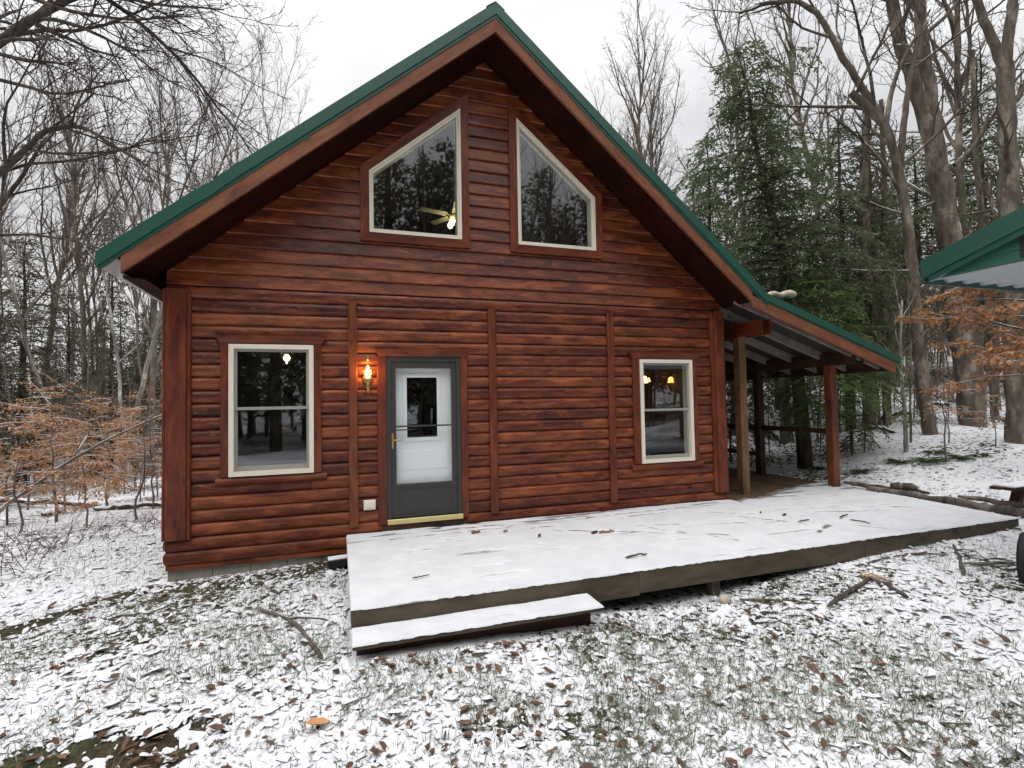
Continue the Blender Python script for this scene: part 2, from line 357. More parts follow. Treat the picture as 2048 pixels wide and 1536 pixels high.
def vnoise(x, y):
    xi = np.floor(x).astype(int); yi = np.floor(y).astype(int); fx = x-xi; fy = y-yi; fx = fx*fx*(3-2*fx); fy = fy*fy*(3-2*fy)
    g = lambda a, b: _PG[a % 256, b % 256]
    return (g(xi, yi)*(1-fx)+g(xi+1, yi)*fx)*(1-fy)+(g(xi, yi+1)*(1-fx)+g(xi+1, yi+1)*fx)*fy
def fbm(x, y, o=4):
    s = 0; a = .5
    for i in range(o): s = s+a*vnoise(x*2**i+17*i, y*2**i+31*i); a *= .5
    return s
def gz(x, y):
    x = np.asarray(x, float); y = np.asarray(y, float); sh = x.shape; x = x.ravel(); y = y.ravel()
    r2 = (x[:, None]-CP[None, :, 0])**2+(y[:, None]-CP[None, :, 1])**2
    z = _k(r2)@_w[:_n]+_w[_n]+_w[_n+1]*x+_w[_n+2]*y
    far = np.clip((np.hypot(x-3, y)-9)/12, 0, 1)
    z += (fbm(x*.35, y*.35, 3)-.44)*(.06+.55*far)
    return z.reshape(sh)
def g1(x, y): return float(gz(np.array([x]), np.array([y]))[0])
def seg_d(x, y, a, b):
    a = np.array(a, float); b = np.array(b, float); d = b-a; t = np.clip(((x-a[0])*d[0]+(y-a[1])*d[1])/(d@d), 0, 1)
    return np.hypot(x-a[0]-t*d[0], y-a[1]-t*d[1])
def cover(x, y):                    # how much snow lies (0..1), for the ground and for what is scattered on it
    c = .53+.60*(fbm(x*.7, y*.7, 4)-.45)-.10*np.clip((np.hypot(x-CAM[0], y-CAM[1])-8)/4, 0, 1)-.10*np.clip((np.hypot(x-CAM[0], y-CAM[1])-16)/10, 0, 1)
    c = c+.75*np.exp(-(seg_d(x, y, (-5.5, -1.6), (-2.9, .9))/.42)**2)+.05*np.exp(-(seg_d(x, y, (-7, 1.2), (-3, 3))/1.6)**2)
    c = c-.50*np.exp(-(seg_d(x, y, (-4.2, -1.5), (-2.6, -.1))/.17)**2)-.62*np.exp(-(seg_d(x, y, (-2.3, -3.25), (-1.55, -3.3))/.24)**2)-.10*np.exp(-(seg_d(x, y, (-2.4, -.9), (-.8, -1.5))/.7)**2)
    c = c-.35*np.exp(-(seg_d(x, y, (.2, -3.75), (.9, -3.9))/.2)**2)
    c = c-.30*np.exp(-(seg_d(x, y, (-2.2, -.3), (-.7, -.25))/.35)**2)-.22*np.exp(-(seg_d(x, y, (4.9, -3.5), (5.8, -3.2))/.5)**2)
    c = c+.34*np.exp(-(seg_d(x, y, (7.9, -.6), (9.5, -2.2))/.5)**2)+.3*np.exp(-(seg_d(x, y, (4.9, -3.05), (5.4, -3.0))/.25)**2)
    return c
nr, na = 300, 900
rr = .35*np.exp(np.linspace(0, math.log(180/.35), nr)); aa = np.linspace(0, 2*math.pi, na, endpoint=False)
gx = CAM[0]+rr[:, None]*np.sin(aa)[None]; gy = CAM[1]+rr[:, None]*np.cos(aa)[None]
gzz = gz(gx, gy); cv = cover(gx, gy); near = np.clip(1-rr/12, 0, 1)[:, None]
gzz = gzz+near*(fbm(gx*9, gy*9, 3)-.44)*.05
V = np.stack([gx, gy, gzz], -1).reshape(-1, 3); i = np.arange(nr-1)[:, None]*na; k = np.arange(na)[None]; k2 = (k+1) % na
F = np.stack([i+k, i+na+k, i+na+k2, i+k2], -1).reshape(-1, 4)
V = np.concatenate([V, [[CAM[0], CAM[1], g1(CAM[0], CAM[1])]]])
fl = np.concatenate([cv.ravel(), [.5]])
F = F[:, ::-1]
def groundmat():
    m_, t, b, L = mat('snowy_ground'); o = objco(t)
    a = attr(t, 'fl', 'Fac')
    lit = noise(t, mapv(t, o, (1, 1, .3)), 16, 5, .7); lit2 = noise(t, mapv(t, o, (1, 1, .3)), 2.2, 3)
    c = ramp(t, lit, [(.30, (.014, .011, .008)), (.5, (.050, .038, .024)), (.66, (.10, .066, .042)), (.8, (.19, .14, .10))])
    gr = ramp(t, lit2, [(.45, 0.0), (.6, 1.0)])
    c = mixc(t, math_(t, 'MULTIPLY', gr, .6), c, ramp(t, lit, [(.3, (.018, .024, .012)), (.6, (.065, .078, .040)), (.8, (.17, .19, .13))]))
    v = N(t, 'ShaderNodeTexVoronoi', feature='F1'); v.inputs['Scale'].default_value = 15; v.inputs['Randomness'].default_value = 1
    L.new(mapv(t, mixc(t, .06, o, N(t, 'ShaderNodeTexNoise').outputs[1], 'ADD'), (1, 1, .4)), v.inputs['Vector'])
    f = math_(t, 'ADD', math_(t, 'MULTIPLY', noise(t, o, 26, 4, .65), .9), math_(t, 'MULTIPLY', noise(t, o, 8, 3, .6), .6))
    f = math_(t, 'ADD', math_(t, 'SUBTRACT', f, .75), math_(t, 'MULTIPLY', math_(t, 'SUBTRACT', .34, v.outputs['Distance']), .35))
    f = math_(t, 'ADD', f, math_(t, 'MULTIPLY', math_(t, 'SUBTRACT', a, .27), 1.0))
    msk = ramp(t, f, [(-.0, 0.0), (.055, 1.0)])
    sn = ramp(t, noise(t, o, 3, 4), [(.3, (.74, .75, .78)), (.7, (.83, .83, .85))])
    L.new(mixc(t, msk, c, sn), b.inputs['Base Color']); b.inputs['Roughness'].default_value = .95; b.inputs['Specular IOR Level'].default_value = .1
    bump(t, math_(t, 'ADD', math_(t, 'MULTIPLY', msk, 1.0), math_(t, 'MULTIPLY', lit, .6)), b, .7, .02); return m_
GROUND = groundmat()
go = link_mesh('ground', V, F, GROUND, None, True, None, fl); tag(go, kind='structure')
# centre fan under the camera
Vc = V[:na].tolist()+[V[-1].tolist()]
# ------------------------------------------------------------------ cabin
W0, W1, ZT, ZB, DEP = -2.389, 5.1405, 2.847, .0064, 8.0
AX, AZ, SLP = 1.3417, 6.5126, .8375
OV = -.60; EX, KX, KZ, PX, PZ = -2.8349, 5.523, 3.0133, 8.258, 2.0992
YB = DEP+.42
def zroof(x): return AZ-SLP*abs(x-AX)
cabin = empty('log_cabin', (1.4, 0, -.4), 0, 'red-brown stained log cabin with steep green metal roof and tall gable windows', 'cabin')
bpy.context.view_layer.update()
def C_(o): o.matrix_parent_inverse = cabin.matrix_world.inverted(); return o
_link = link_mesh
RS = np.random.RandomState(3)
# openings (x polygon handled per course)
LX0, LX1, LZ0, LZ1 = -1.7611, -.8557, .6705, 2.1842
RX0, RX1, RZ0, RZ1 = 3.6276, 4.5439, .5277, 2.0554
G0, G1, G2, G3, GZ0, GZ1, GZ2 = -.1944, .9864, 1.7787, 2.9633, 3.6209, 4.4001, 5.3864
HL = .149
n = 9
PROF = [(.0, -.03)]+[(HL*(.02+.96*k/n), .004+.031*(max(0, 1-(2*k/n-1)**2))**.6) for k in range(n+1)]+[(HL, -.03)]
def course(mb, mp_, a0, a1, z0, prof):      # one board: a0/a1 = (bottom, top) ends
    h = max(p[0] for p in prof); V = []; G = []
    for e in (a0, a1):
        for dz, dy in prof:
            s = e[0]+(e[1]-e[0])*dz/h; V.append(mp_(s, dy, z0+dz)); G.append((s, dz, dy))
    q = len(prof); F = [(i_, (i_+1) % q, q+(i_+1) % q, q+i_) for i_ in range(q)]+[tuple(range(q-1, -1, -1)), tuple(range(q, 2*q))]
    mb.add(V, F, G)
def split(a0, a1, lo=2.2, hi=4.6):
    x0, x1 = max(a0), min(a1); cuts = []; x = x0+RS.uniform(.6, hi)
    while x < x1-.5: cuts.append(x); x += RS.uniform(lo, hi)
    pts = [a0]+[(c, c) for c in cuts]+[a1]
    out = []
    for p, q in zip(pts[:-1], pts[1:]): out.append(((p[0]+(.0015 if p is not a0 else 0), p[1]+(.0015 if p is not a0 else 0)), q))
    return out
front = lambda s, d, z: (s, -d, z)
mb = MB(); z = ZT-HL
OPEN = [(LX0-.03, LX1+.03, LZ0-.05, LZ1+.06), (RX0-.03, RX1+.03, RZ0-.05, RZ1+.06), (-.05, .98, -.04, 2.10)]
while z > -.30:
    zc = z+HL/2; iv = [(W0, W1)]
    for x0, x1, a, b in OPEN:
        if a < zc < b: iv = [q for p in iv for q in (((p[0], x0), (x1, p[1])) if (x0 < p[1] and x1 > p[0]) else (p,)) if q[1] > q[0]]
    for a, b in iv:
        for p, q in split((a, a), (b, b)): course(mb, front, p, q, z, PROF)
    z -= HL
mb.box(W0, W1, -.012, .03, z+HL-.05, z+HL, 'x')
C_(mb.build('log_siding', CEDAR, cabin, False))
# gable lap siding
HG = .158; PG_ = [(0, -.03), (.004, .026), (.014, .033), (HG+.0, .004), (HG, -.03)]
mb = MB(); z = ZT
ZS = .36                                        # soffit below roof top
def xs_(z): d = (AZ-ZS-z)/SLP; return AX-d, AX+d
while z < AZ-ZS-.02:
    z1 = min(z+HG, AZ-ZS-.005); h = z1-z
    L0, R0 = xs_(z); L1, R1 = xs_(z1); L0 = max(L0, W0); L1 = max(L1, W0); R0 = min(R0, W1); R1 = min(R1, W1)
    zc = z+h/2; segs = [((L0, L1), (R0, R1))]
    for (a, b, slantL) in ((G0, G1, True), (G2, G3, False)):
        if GZ0-.02 < zc < GZ2:
            f = lambda q: min(max((q-GZ1)/(GZ2-GZ1), 0), 1)*(G1-G0)
            if slantL: cl = (a+f(z), a+f(z1)); crr = (b, b)
            else: cl = (a, a); crr = (b-f(z), b-f(z1))
            ns = []
            for p, q in segs:
                if max(p) <= min(cl)+1e-6 and min(q) >= max(crr)-1e-6: ns += [(p, cl), (crr, q)]
                else: ns.append((p, q))
            segs = ns
    prof = PG_ if h > HG-1e-6 else [(0, -.03), (.004, .026), (.014, .033), (h, .004), (h, -.03)]
    if h > .02:
        for p, q in segs:
            for a, b in split(p, q, 1.6, 4.2): course(mb, front, a, b, z, prof)
    z += HG
C_(mb.build('gable_siding', CEDAR, cabin, False))
# other walls
for nm, fn, s0, s1 in (('side_wall', lambda s, d, z: (W0-d, s, z), .02, DEP), ('side_wall', lambda s, d, z: (W1+d, s, z), .02, DEP), ('rear_wall', lambda s, d, z: (s, DEP+d, z), W0, W1)):
    mb = MB(); z = ZT-HL
    while z > -.30:
        for p, q in split((s0, s0), (s1, s1)): course(mb, fn, p, q, z, PROF)
        z -= HL
    if nm == 'rear_wall': mb.add([(W0, DEP, ZT), (W1, DEP, ZT), (W1, DEP, zroof(W1)-.3), (AX, DEP, AZ-.3), (W0, DEP, zroof(W0)-.3)], [(4, 3, 2, 1, 0)])
    C_(mb.build(nm, CEDAR, cabin))
mb = MB()
for y0, y1 in ((.03, DEP-.03),):
    for x in (W0+.05, W1-.05): mb.box(x-.04, x+.04, y0, y1, -1.1, -.29, 'y')
for k in range(20):
    x = W0+.06+k*.3905
    if x+.38 < W1:
        for q in range(4): mb.box(x+(.0 if q % 2 else .0), x+.384, .035, .2, -1.1+.2*q, -.912+.2*q-.012*(q == 3)+.0, 'x', .006)
C_(mb.build('foundation', CONC, cabin))
# trim: corner boards and battens
for x, w_, d in ((W0+.103, .206, .070), (W1-.075, .15, .075)):
    mb = MB(); mb.box(x-w_/2, x+w_/2, -d, .03, ZB, ZT-.05 if x < 0 else ZT-.02, 'z', .008)
    if x < 0:
        mb.box(W0-.028, W0+.002, -d+.004, .2, ZB+.003, ZT-.055, 'z', .008); mb.box(x+w_/2, x+w_/2+.042, -.066, .0, ZB, ZT-.10, 'z', .018)
    else:
        mb.box(x-w_/2-.075, x-w_/2, -.066, .0, ZB+.01, ZT-.06, 'z', .012); mb.box(W1-.002, W1+.028, -d+.004, .2, ZB+.003, ZT-.03, 'z', .008)
    C_(mb.build('corner_board', CEDAR_TRIM, cabin))
for x in (-.4607+.055, 1.3269+.055, 3.1089+.055):
    mb = MB(); mb.box(x-.053, x+.053, -.072, .0, ZB-.02+RS.uniform(-.01, .01), ZT-.11, 'z', .012)
    C_(mb.build('batten', CEDAR_TRIM if x > 1 else wood('batten_light', (.055, .013, .005), (.15, .038, .013), (.27, .085, .028), streak=.4, tone=.3), cabin))
def trapz(mb, x0b, x1b, z0, x0t, x1t, z1, yf, yb):
    mid = (z0+z1)/2
    P = [(x0b, z0), (x1b, z0), (x1t, z1), (x0t, z1)]
    V = [(x, yf+.012, z) for x, z in P]+[(x, yb, z) for x, z in P]+[(x0b+(x0t-x0b)*.35, yf, z0+(z1-z0)*.35), (x1b+(x1t-x1b)*.35, yf, z0+(z1-z0)*.35), (x1t, yf-.006, z1-.012), (x0t, yf-.006, z1-.012)]
    mb.add(V, [(0, 1, 9, 8), (8, 9, 10, 11), (11, 10, 2, 3), (3, 2, 6, 7), (1, 0, 4, 5), (1, 5, 6, 2, 10, 9), (4, 0, 8, 11, 3, 7)], [(v[0], v[2], v[1]) for v in V])
def dh_window(x0, x1, z0, z1, label, tx, sill):
    wn = sub(None, 'window', cabin); C_(wn); wn['label'] = label
    def B(mb, nm, mt): return mb.build(nm, mt, wn)
    mb = MB()
    mb.box(tx[0], x0-.003, -.070, .0, sill, z1+.012, 'z', .008); mb.box(x1+.003, tx[1], -.070, .0, sill, z1+.012, 'z', .008)
    trapz(mb, tx[0]-.005, tx[1]+.005, z1+.012, tx[0]-.062, tx[1]+.062, z1+.108, -.088, .0)
    B(mb, 'casing', CEDAR_TRIM)
    mb = MB()
    prof = [(.004, 0)]+[(-.085*math.sin(math.pi*k/8)-.0, -.055+.055*math.cos(math.pi*k/8)*1.0) for k in range(9)]
    mb.prism((tx[0]-.05, 0, sill), (tx[1]+.06, 0, sill), [(a, b) for a, b in prof], (0, 1, 0), (0, 0, 1)); B(mb, 'sill', CEDAR_TRIM)
    fw_ = .052
    mb = MB(); mb.ring([(x0+fw_, z0+fw_), (x1-fw_, z0+fw_), (x1-fw_, z1-fw_), (x0+fw_, z1-fw_)], fw_, -.082, .10); B(mb, 'frame', CREAM)
    a0, a1, b0, b1 = x0+fw_+.0015, x1-fw_-.0015, z0+fw_+.0015, z1-fw_-.0015; zm = (b0+b1)/2+.01; s = .030
    for nm, c0, c1, y in (('upper_sash', zm-.012, b1, -.048), ('lower_sash', b0, zm+.016, -.020)):
        mb = MB(); bt = .052 if nm == 'lower_sash' else .034
        mb.ring([(a0+s, c0+bt), (a1-s, c0+bt), (a1-s, c1-s), (a0+s, c1-s)], [bt, s, s, s], y, y+.024); sh = B(mb, 'sash', SASH)
        mb = MB(); mb.add([(a0+s-.002, y+.014, c0+bt-.002), (a1-s+.002, y+.014, c0+bt-.002), (a1-s+.002, y+.014, c1-s+.002), (a0+s-.002, y+.014, c1-s+.002)], [(0, 1, 2, 3)])
        B(mb, 'pane', GLASS)
    return wn
dh_window(LX0, LX1, LZ0, LZ1, 'double hung window left of the door with a lit pendant behind it', (-1.846, -.770), .670)
dh_window(RX0, RX1, RZ0, RZ1, 'narrow double hung window near the porch with amber lamps inside', (3.515, 4.640), .527)
for poly, lab in (([(G0, GZ0), (G1, GZ0), (G1, GZ2), (G0, GZ1)], 'slanted gable window with a ceiling fan lit behind it'), ([(G2, GZ0), (G3, GZ0), (G3, GZ1), (G2, GZ2)], 'slanted gable window on the porch side, dark inside')):
    wn = sub(None, 'gable_window', cabin); C_(wn); wn['label'] = lab
    mb = MB(); mb.ring(poly, .108, -.060, .0); mb.build('casing', CEDAR_TRIM, wn)
    c = np.mean(np.array(poly), 0); fwid = .050
    def inset(d_):
        P = [np.array(p) for p in poly]; ls = []; o_ = []
        for k in range(4):
            t_ = nrm(P[(k+1) % 4]-P[k]); ls.append((P[k]+np.array([-t_[1], t_[0]])*d_, t_))
        for k in range(4):
            (a, t_), (b, u_) = ls[k-1], ls[k]; q = np.linalg.solve(np.array([[t_[0], -u_[0]], [t_[1], -u_[1]]]), b-a); o_.append(tuple(a+t_*q[0]))
        return o_
    mb = MB(); mb.ring(inset(.026), .026, -.066, .10); mb.build('frame', CREAM, wn)
    ins = inset(.052); mb = MB(); mb.ring(ins, .0255, -.046, .098); mb.build('sash', CREAM, wn)
    mb = MB(); mb.add([(x, -.012, z) for x, z in ins], [(0, 1, 2, 3)]); mb.build('pane', GLASS, wn)
# door
dr = sub(None, 'storm_door', cabin); C_(dr); dr['label'] = 'charcoal storm door with a large glass panel and brass handle'
mb = MB(); mb.box(-.118, -.006, -.066, .0, -.02, 2.062, 'z', .010); mb.box(.942, 1.03, -.066, .0, -.02, 2.062, 'z', .010)
trapz(mb, -.098, 1.03, 2.062, -.145, 1.066, 2.155, -.084, .0); mb.build('casing', CEDAR_TRIM, dr)
mb = MB(); mb.ring([(.045, .035), (.885, .035), (.885, 2.0), (.045, 2.0)], [.035, .052, .058, .050], -.050, .08); mb.build('frame', DOORG, dr)
mb = MB(); x0, x1 = .048, .882
mb.ring([(.110, .455), (.820, .455), (.820, 1.915), (.110, 1.915)], [.001, .062, .082, .062], -.036, .0)
mb.box(x0, x1, -.036, .0, .040, .454, 'x', .004)
mb.ring([(.150, .105), (.790, .105), (.790, .395), (.150, .395)], .016, -.043, -.030)
mb.build('door_leaf', DOORG, dr)
mb = MB(); mb.add([(.108, -.020, .452), (.822, -.020, .452), (.822, -.020, 1.917), (.108, -.020, 1.917)], [(0, 1, 2, 3)]); mb.build('glass', GLASS2, dr)
mb = MB(); mb.box(.108, .822, -.047, -.028, 1.170, 1.190, 'x', .003); mb.box(.108, .30, -.047, -.028, 1.128, 1.143, 'x', .003); mb.build('closer_bar', DOORG, dr)
mb = MB(); mb.box(.050, .078, -.052, -.034, .905, 1.095, 'z', .006); hp = mb.build('handle_plate', BRASS, dr)
Vt, Ft = tube([(.064, -.045, 1.012), (.066, -.085, 1.012), (.11, -.090, 1.010), (.165, -.082, 1.006)], [.010, .010, .009, .007], 8)
link_mesh('handle', Vt, Ft, BRASS, dr, True)
mb = MB(); mb.box(-.008, .945, -.078, .02, -.030, .030, 'x', .004); mb.build('threshold', GOLD, dr)
mb = MB(); mb.box(-.06, 1.0, -.05, .02, -.11, -.034, 'x', .004); mb.build('sill_board', BROWNW, dr)
idr = sub(None, 'inner_door', cabin); C_(idr); idr['label'] = 'white inner door behind the storm glass'
mb = MB(); a, b, c_, d_ = .255, .645, 1.03, 1.80
mb.ring([(a, c_), (b, c_), (b, d_), (a, d_)], [1.0, .32, .25, .28], .055, .09)
mb.ring([(a, c_), (b, c_), (b, d_), (a, d_)], .045, .043, .06)
mb.box(.13, .42, .050, .058, .62, .86, 'x', .006); mb.box(.47, .79, .050, .058, .62, .86, 'x', .006)
mb.build('panel', WHITE, idr)
mb = MB(); mb.add([(a-.002, .065, c_-.002), (b+.002, .065, c_-.002), (b+.002, .065, d_+.002), (a-.002, .065, d_+.002)], [(0, 1, 2, 3)]); mb.build('pane', GLASSI, idr)
mb = MB(); mb.box(-.290, -.150, -.055, -.020, .168, .290, 'x', .012); mb.box(-.262, -.178, -.064, -.054, .196, .262, 'x', .004); C_(mb.build('outlet_cover', CREAM, cabin))
# ---- main roof
rf = sub(None, 'roof', cabin); C_(rf)
def slab(mb, pts, y0, y1, th):      # sloped strip through (x,z) pts, thickness th downwards
    for (xa, za), (xb, zb) in zip(pts[:-1], pts[1:]):
        V = [(xa, y0, za), (xb, y0, zb), (xb, y0, zb-th), (xa, y0, za-th)]; V += [(x, y1, z) for x, _, z in V]
        L = math.hypot(xb-xa, zb-za)
        G = [(0, 0, 0), (L, 0, 0), (L, th, 0), (0, th, 0)]; G += [(g[0], g[1], y1-y0) for g in G]
        mb.add(V, [(3, 2, 1, 0), (4, 5, 6, 7), (0, 1, 5, 4), (2, 3, 7, 6), (0, 4, 7, 3), (1, 2, 6, 5)], G)
mb = MB(); slab(mb, [(EX+.01, zroof(EX+.01)-.004), (AX, AZ-.004), (KX, KZ-.004), (PX-.01, PZ-.001)], OV+.03, YB, .045)
for side in (-1, 1):
    for k in range(int((YB-OV)/.229)):          # standing ribs
        y = OV+.12+k*.229; xe = EX+.02 if side < 0 else KX
        mb.board((AX+side*.02, y, AZ-.012), (xe, y, zroof(xe)+.006), (0, 0, 1), .04, .028, .006)
        if side > 0: mb.board((KX, y, KZ+.006), (PX-.02, y, PZ+.008), (0, 0, 1), .04, .028, .006)
mb.build('roof_sheet', GREEN, rf)
def warp(x): return 0.0
mb = MB()                                        # rake trim: face + lower lip, front and rear
for y0, y1 in ((OV-.012, OV+.03), (YB-.03, YB+.012)):
    slab(mb, [(EX, zroof(EX)), (-1.98, zroof(-1.98)), (-1.82, zroof(-1.82)-.018), (-1.70, zroof(-1.70)-.004), (-1.58, zroof(-1.58)), (AX, AZ)], y0, y1, .150)
    slab(mb, [(AX, AZ), (KX, KZ)], y0+.001, y1+.001, .150); slab(mb, [(KX, KZ), (PX, PZ)], y0+.002, y1+.002, .112)
    slab(mb, [(EX+.02, zroof(EX+.02)-.151), (AX, AZ-.151), (KX-.01, KZ-.142)], y0+.014, y1, .044)
    slab(mb, [(KX+.02, KZ-.12), (PX-.01, PZ-.113)], y0+.014, y1, .02)
mb.add(*(lambda V: (V, [(0, 1, 2, 3), (3, 2, 5, 4)]))([(AX-.12, OV, AZ-.10+.03), (AX-.12, YB, AZ-.10+.03), (AX, YB, AZ+.02), (AX, OV, AZ+.02), (AX+.12, OV, AZ-.10+.03), (AX+.12, YB, AZ-.10+.03)]))
mb.build('rake_trim', GREEN, rf)
for y0, y1 in ((OV+.010, OV+.048), (YB-.05, YB-.012)):
    mb = MB(); slab(mb, [(-2.63, zroof(-2.63)-.186), (AX, AZ-.188), (KX-.27, zroof(KX-.27)-.186)], y0, y1, .178); mb.build('fascia', FASCIA, rf)
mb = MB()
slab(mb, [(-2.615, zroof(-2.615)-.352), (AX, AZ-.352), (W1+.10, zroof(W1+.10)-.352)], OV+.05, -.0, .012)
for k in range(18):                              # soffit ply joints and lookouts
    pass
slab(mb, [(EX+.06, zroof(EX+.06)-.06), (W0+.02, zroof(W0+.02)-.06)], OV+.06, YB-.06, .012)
mb.build('soffit', SOFFIT_SHADED, rf)
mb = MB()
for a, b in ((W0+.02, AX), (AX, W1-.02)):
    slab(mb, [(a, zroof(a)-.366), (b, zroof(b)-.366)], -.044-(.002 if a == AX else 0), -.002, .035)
mb.build('frieze', SOFFIT_SHADED, rf)
mb = MB(); slab(mb, [(EX+.02, zroof(EX+.02)-.15), (-2.66, zroof(-2.66)-.19)], OV+.02, YB-.03, .012)
mb.build('eave_drip', DRIP, rf)
mb = MB(); mb.box(-2.66, -2.625, OV+.05, YB-.05, 2.775, zroof(-2.66)-.20, 'y'); mb.build('eave_board', DRIP, rf)
mb = MB(); slab(mb, [(-2.624, 2.80), (W0-.035, 2.78)], OV+.055, YB-.055, .012); mb.build('eave_soffit', SOFFIT_SHADED, rf)
# ---- porch
po = sub(None, 'porch', cabin); C_(po); po['label'] = 'side porch with lean-to green roof, timber posts and rails'
SP = (KZ-PZ)/(PX-KX)
def zp(x): return KZ-SP*(x-KX)
mb = MB(); slab(mb, [(5.236, zp(5.236)-.131), (PX-.10, zp(PX-.10)-.131)], OV+.008, OV+.046, .170); mb.build('fascia', FASCIA, po)
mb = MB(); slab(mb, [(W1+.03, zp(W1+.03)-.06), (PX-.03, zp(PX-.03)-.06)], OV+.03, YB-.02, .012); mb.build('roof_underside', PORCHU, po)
for k in range(14):
    y = OV+.30+k*.61
    mb = MB(); mb.board((W1+.05, y, zp(W1+.05)-.150), (PX-.06, y, zp(PX-.06)-.150), (0, 0, 1), .045, .14, .003); mb.build('rafter', RAFTERW, po)
mb = MB(); mb.box(PX-.10, PX-.06, OV+.05, YB-.05, zp(PX-.08)-.26, zp(PX-.08)-.08, 'y'); mb.build('eave_board', BROWNW, po)
for xs, zz, h in (((5.635, 5.83), 2.45, .225), ((7.555, 7.755), 2.0, .20)):
    for x in xs:
        mb = MB(); mb.box(x-.020, x+.020, -.36+(.0 if x == xs[0] else .02), YB-.1, zz, zz+h, 'y', .003); mb.build('beam', CEDAR_TRIM if x < 6 else BROWNW, po)
for x, y, zt_, mt in ((5.733, .24, 2.60, POSTW), (7.655, .20, 2.14, wood('post_red', (.045, .012, .006), (.15, .042, .017), (.26, .085, .035), streak=.5, rough=.55)), (7.655, 1.86, 2.14, BROWNW), (7.655, 3.9, 2.14, BROWNW), (7.655, 6.0, 2.14, BROWNW), (5.733, 3.9, 2.6, BROWNW), (5.733, 7.2, 2.6, BROWNW)):
    mb = MB(); mb.box(x-.070, x+.070, y-.070, y+.070, -.12, zt_, 'z', .008); mb.build('post', mt, po)
for y0, y1, z in ((.27, 1.79, .845), (1.93, 3.83, .845), (1.93, 3.83, .30), (3.97, 5.93, .845), (3.97, 5.93, .30)):
    mb = MB(); mb.box(7.635, 7.675, y0, y1, z-.045, z+.045, 'y'); mb.build('rail', BROWNW, po)
mb = MB()
for k in range(19):
    x = W1+.06+k*.142; mb.box(x, x+.137, -.25, 8.0, -.150, -.122, 'y', .004)
mb.build('floor_boards', wood('porch_floor', (.045, .025, .014), (.11, .065, .036), (.17, .11, .065), rough=.7, streak=.2), po)
# interior shell
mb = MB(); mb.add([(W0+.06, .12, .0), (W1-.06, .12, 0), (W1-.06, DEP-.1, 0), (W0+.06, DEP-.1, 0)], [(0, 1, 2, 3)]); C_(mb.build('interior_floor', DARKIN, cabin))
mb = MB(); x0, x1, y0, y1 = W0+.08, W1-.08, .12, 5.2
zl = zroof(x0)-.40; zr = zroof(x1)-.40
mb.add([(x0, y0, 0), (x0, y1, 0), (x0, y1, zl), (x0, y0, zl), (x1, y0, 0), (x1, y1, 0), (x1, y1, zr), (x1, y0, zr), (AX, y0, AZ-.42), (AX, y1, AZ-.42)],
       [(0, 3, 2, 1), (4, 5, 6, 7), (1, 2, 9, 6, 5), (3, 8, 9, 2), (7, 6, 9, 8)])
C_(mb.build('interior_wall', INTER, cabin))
mb = MB(); mb.box(5.0-.5, 5.0-.36, 1.75, 1.89, .002, 2.7, 'z', .01) ; C_(mb.build('interior_post', CEDAR_TRIM, cabin))
#--PART3--
# ------------------------------------------------------------------ deck and step
RS = np.random.RandomState(21)
deck = empty('deck', (3.5, -1.2, -.4), 0, 'low wooden deck in front of the cabin under a smooth sheet of snow', 'deck')
bpy.context.view_layer.update()
def D_(o, p=None): o.matrix_parent_inverse = (p or deck).matrix_world.inverted(); return o
DY, DX0 = -2.4532, -.489
def dxr(y): return 7.545+(y-DY)*.13
mb = MB(); k = 0; y = DY+.02
while y < -.03:
    mb.box(DX0+.01, dxr(y+.07)-.03 if y < -.3 else 5.15, y, min(y+.136, -.028), -.158, -.128, 'x', .004); y += .142
D_(mb.build('decking', TREATED, deck))
mb = MB()
fa = [(DX0, 2.05), (2.053, 4.9), (4.903, 7.545)]
for a, b in fa: mb.box(a, b, DY-.0, DY+.038, -.345 if a < 1 else -.325, -.120, 'x', .004)
D_(mb.build('fascia_board', TREATED, deck))
mb = MB(); mb.box(DX0-.0, DX0+.036, DY+.04, -.05, -.345, -.121, 'y'); D_(mb.build('side_board', TREATED, deck)); mb = MB(); mb.board((dxr(DY)-.02, DY+.04, -.235), (dxr(-.3)-.02, -.3, -.235), (0, 0, 1), .036, .225); D_(mb.build('side_board', TREATED, deck))
for x in (2.95, 5.2, 7.3, .8):
    mb = MB(); mb.box(x-.045, x+.045, DY+.05, DY+.14, -.62, -.16, 'z'); D_(mb.build('support_post', TREATED, deck))
mb = MB()
for x in np.arange(-.2, 7.4, .6): mb.box(x-.02, x+.02, DY+.06, -.1, -.33, -.16, 'y')
D_(mb.build('joist', BROWNW, deck))
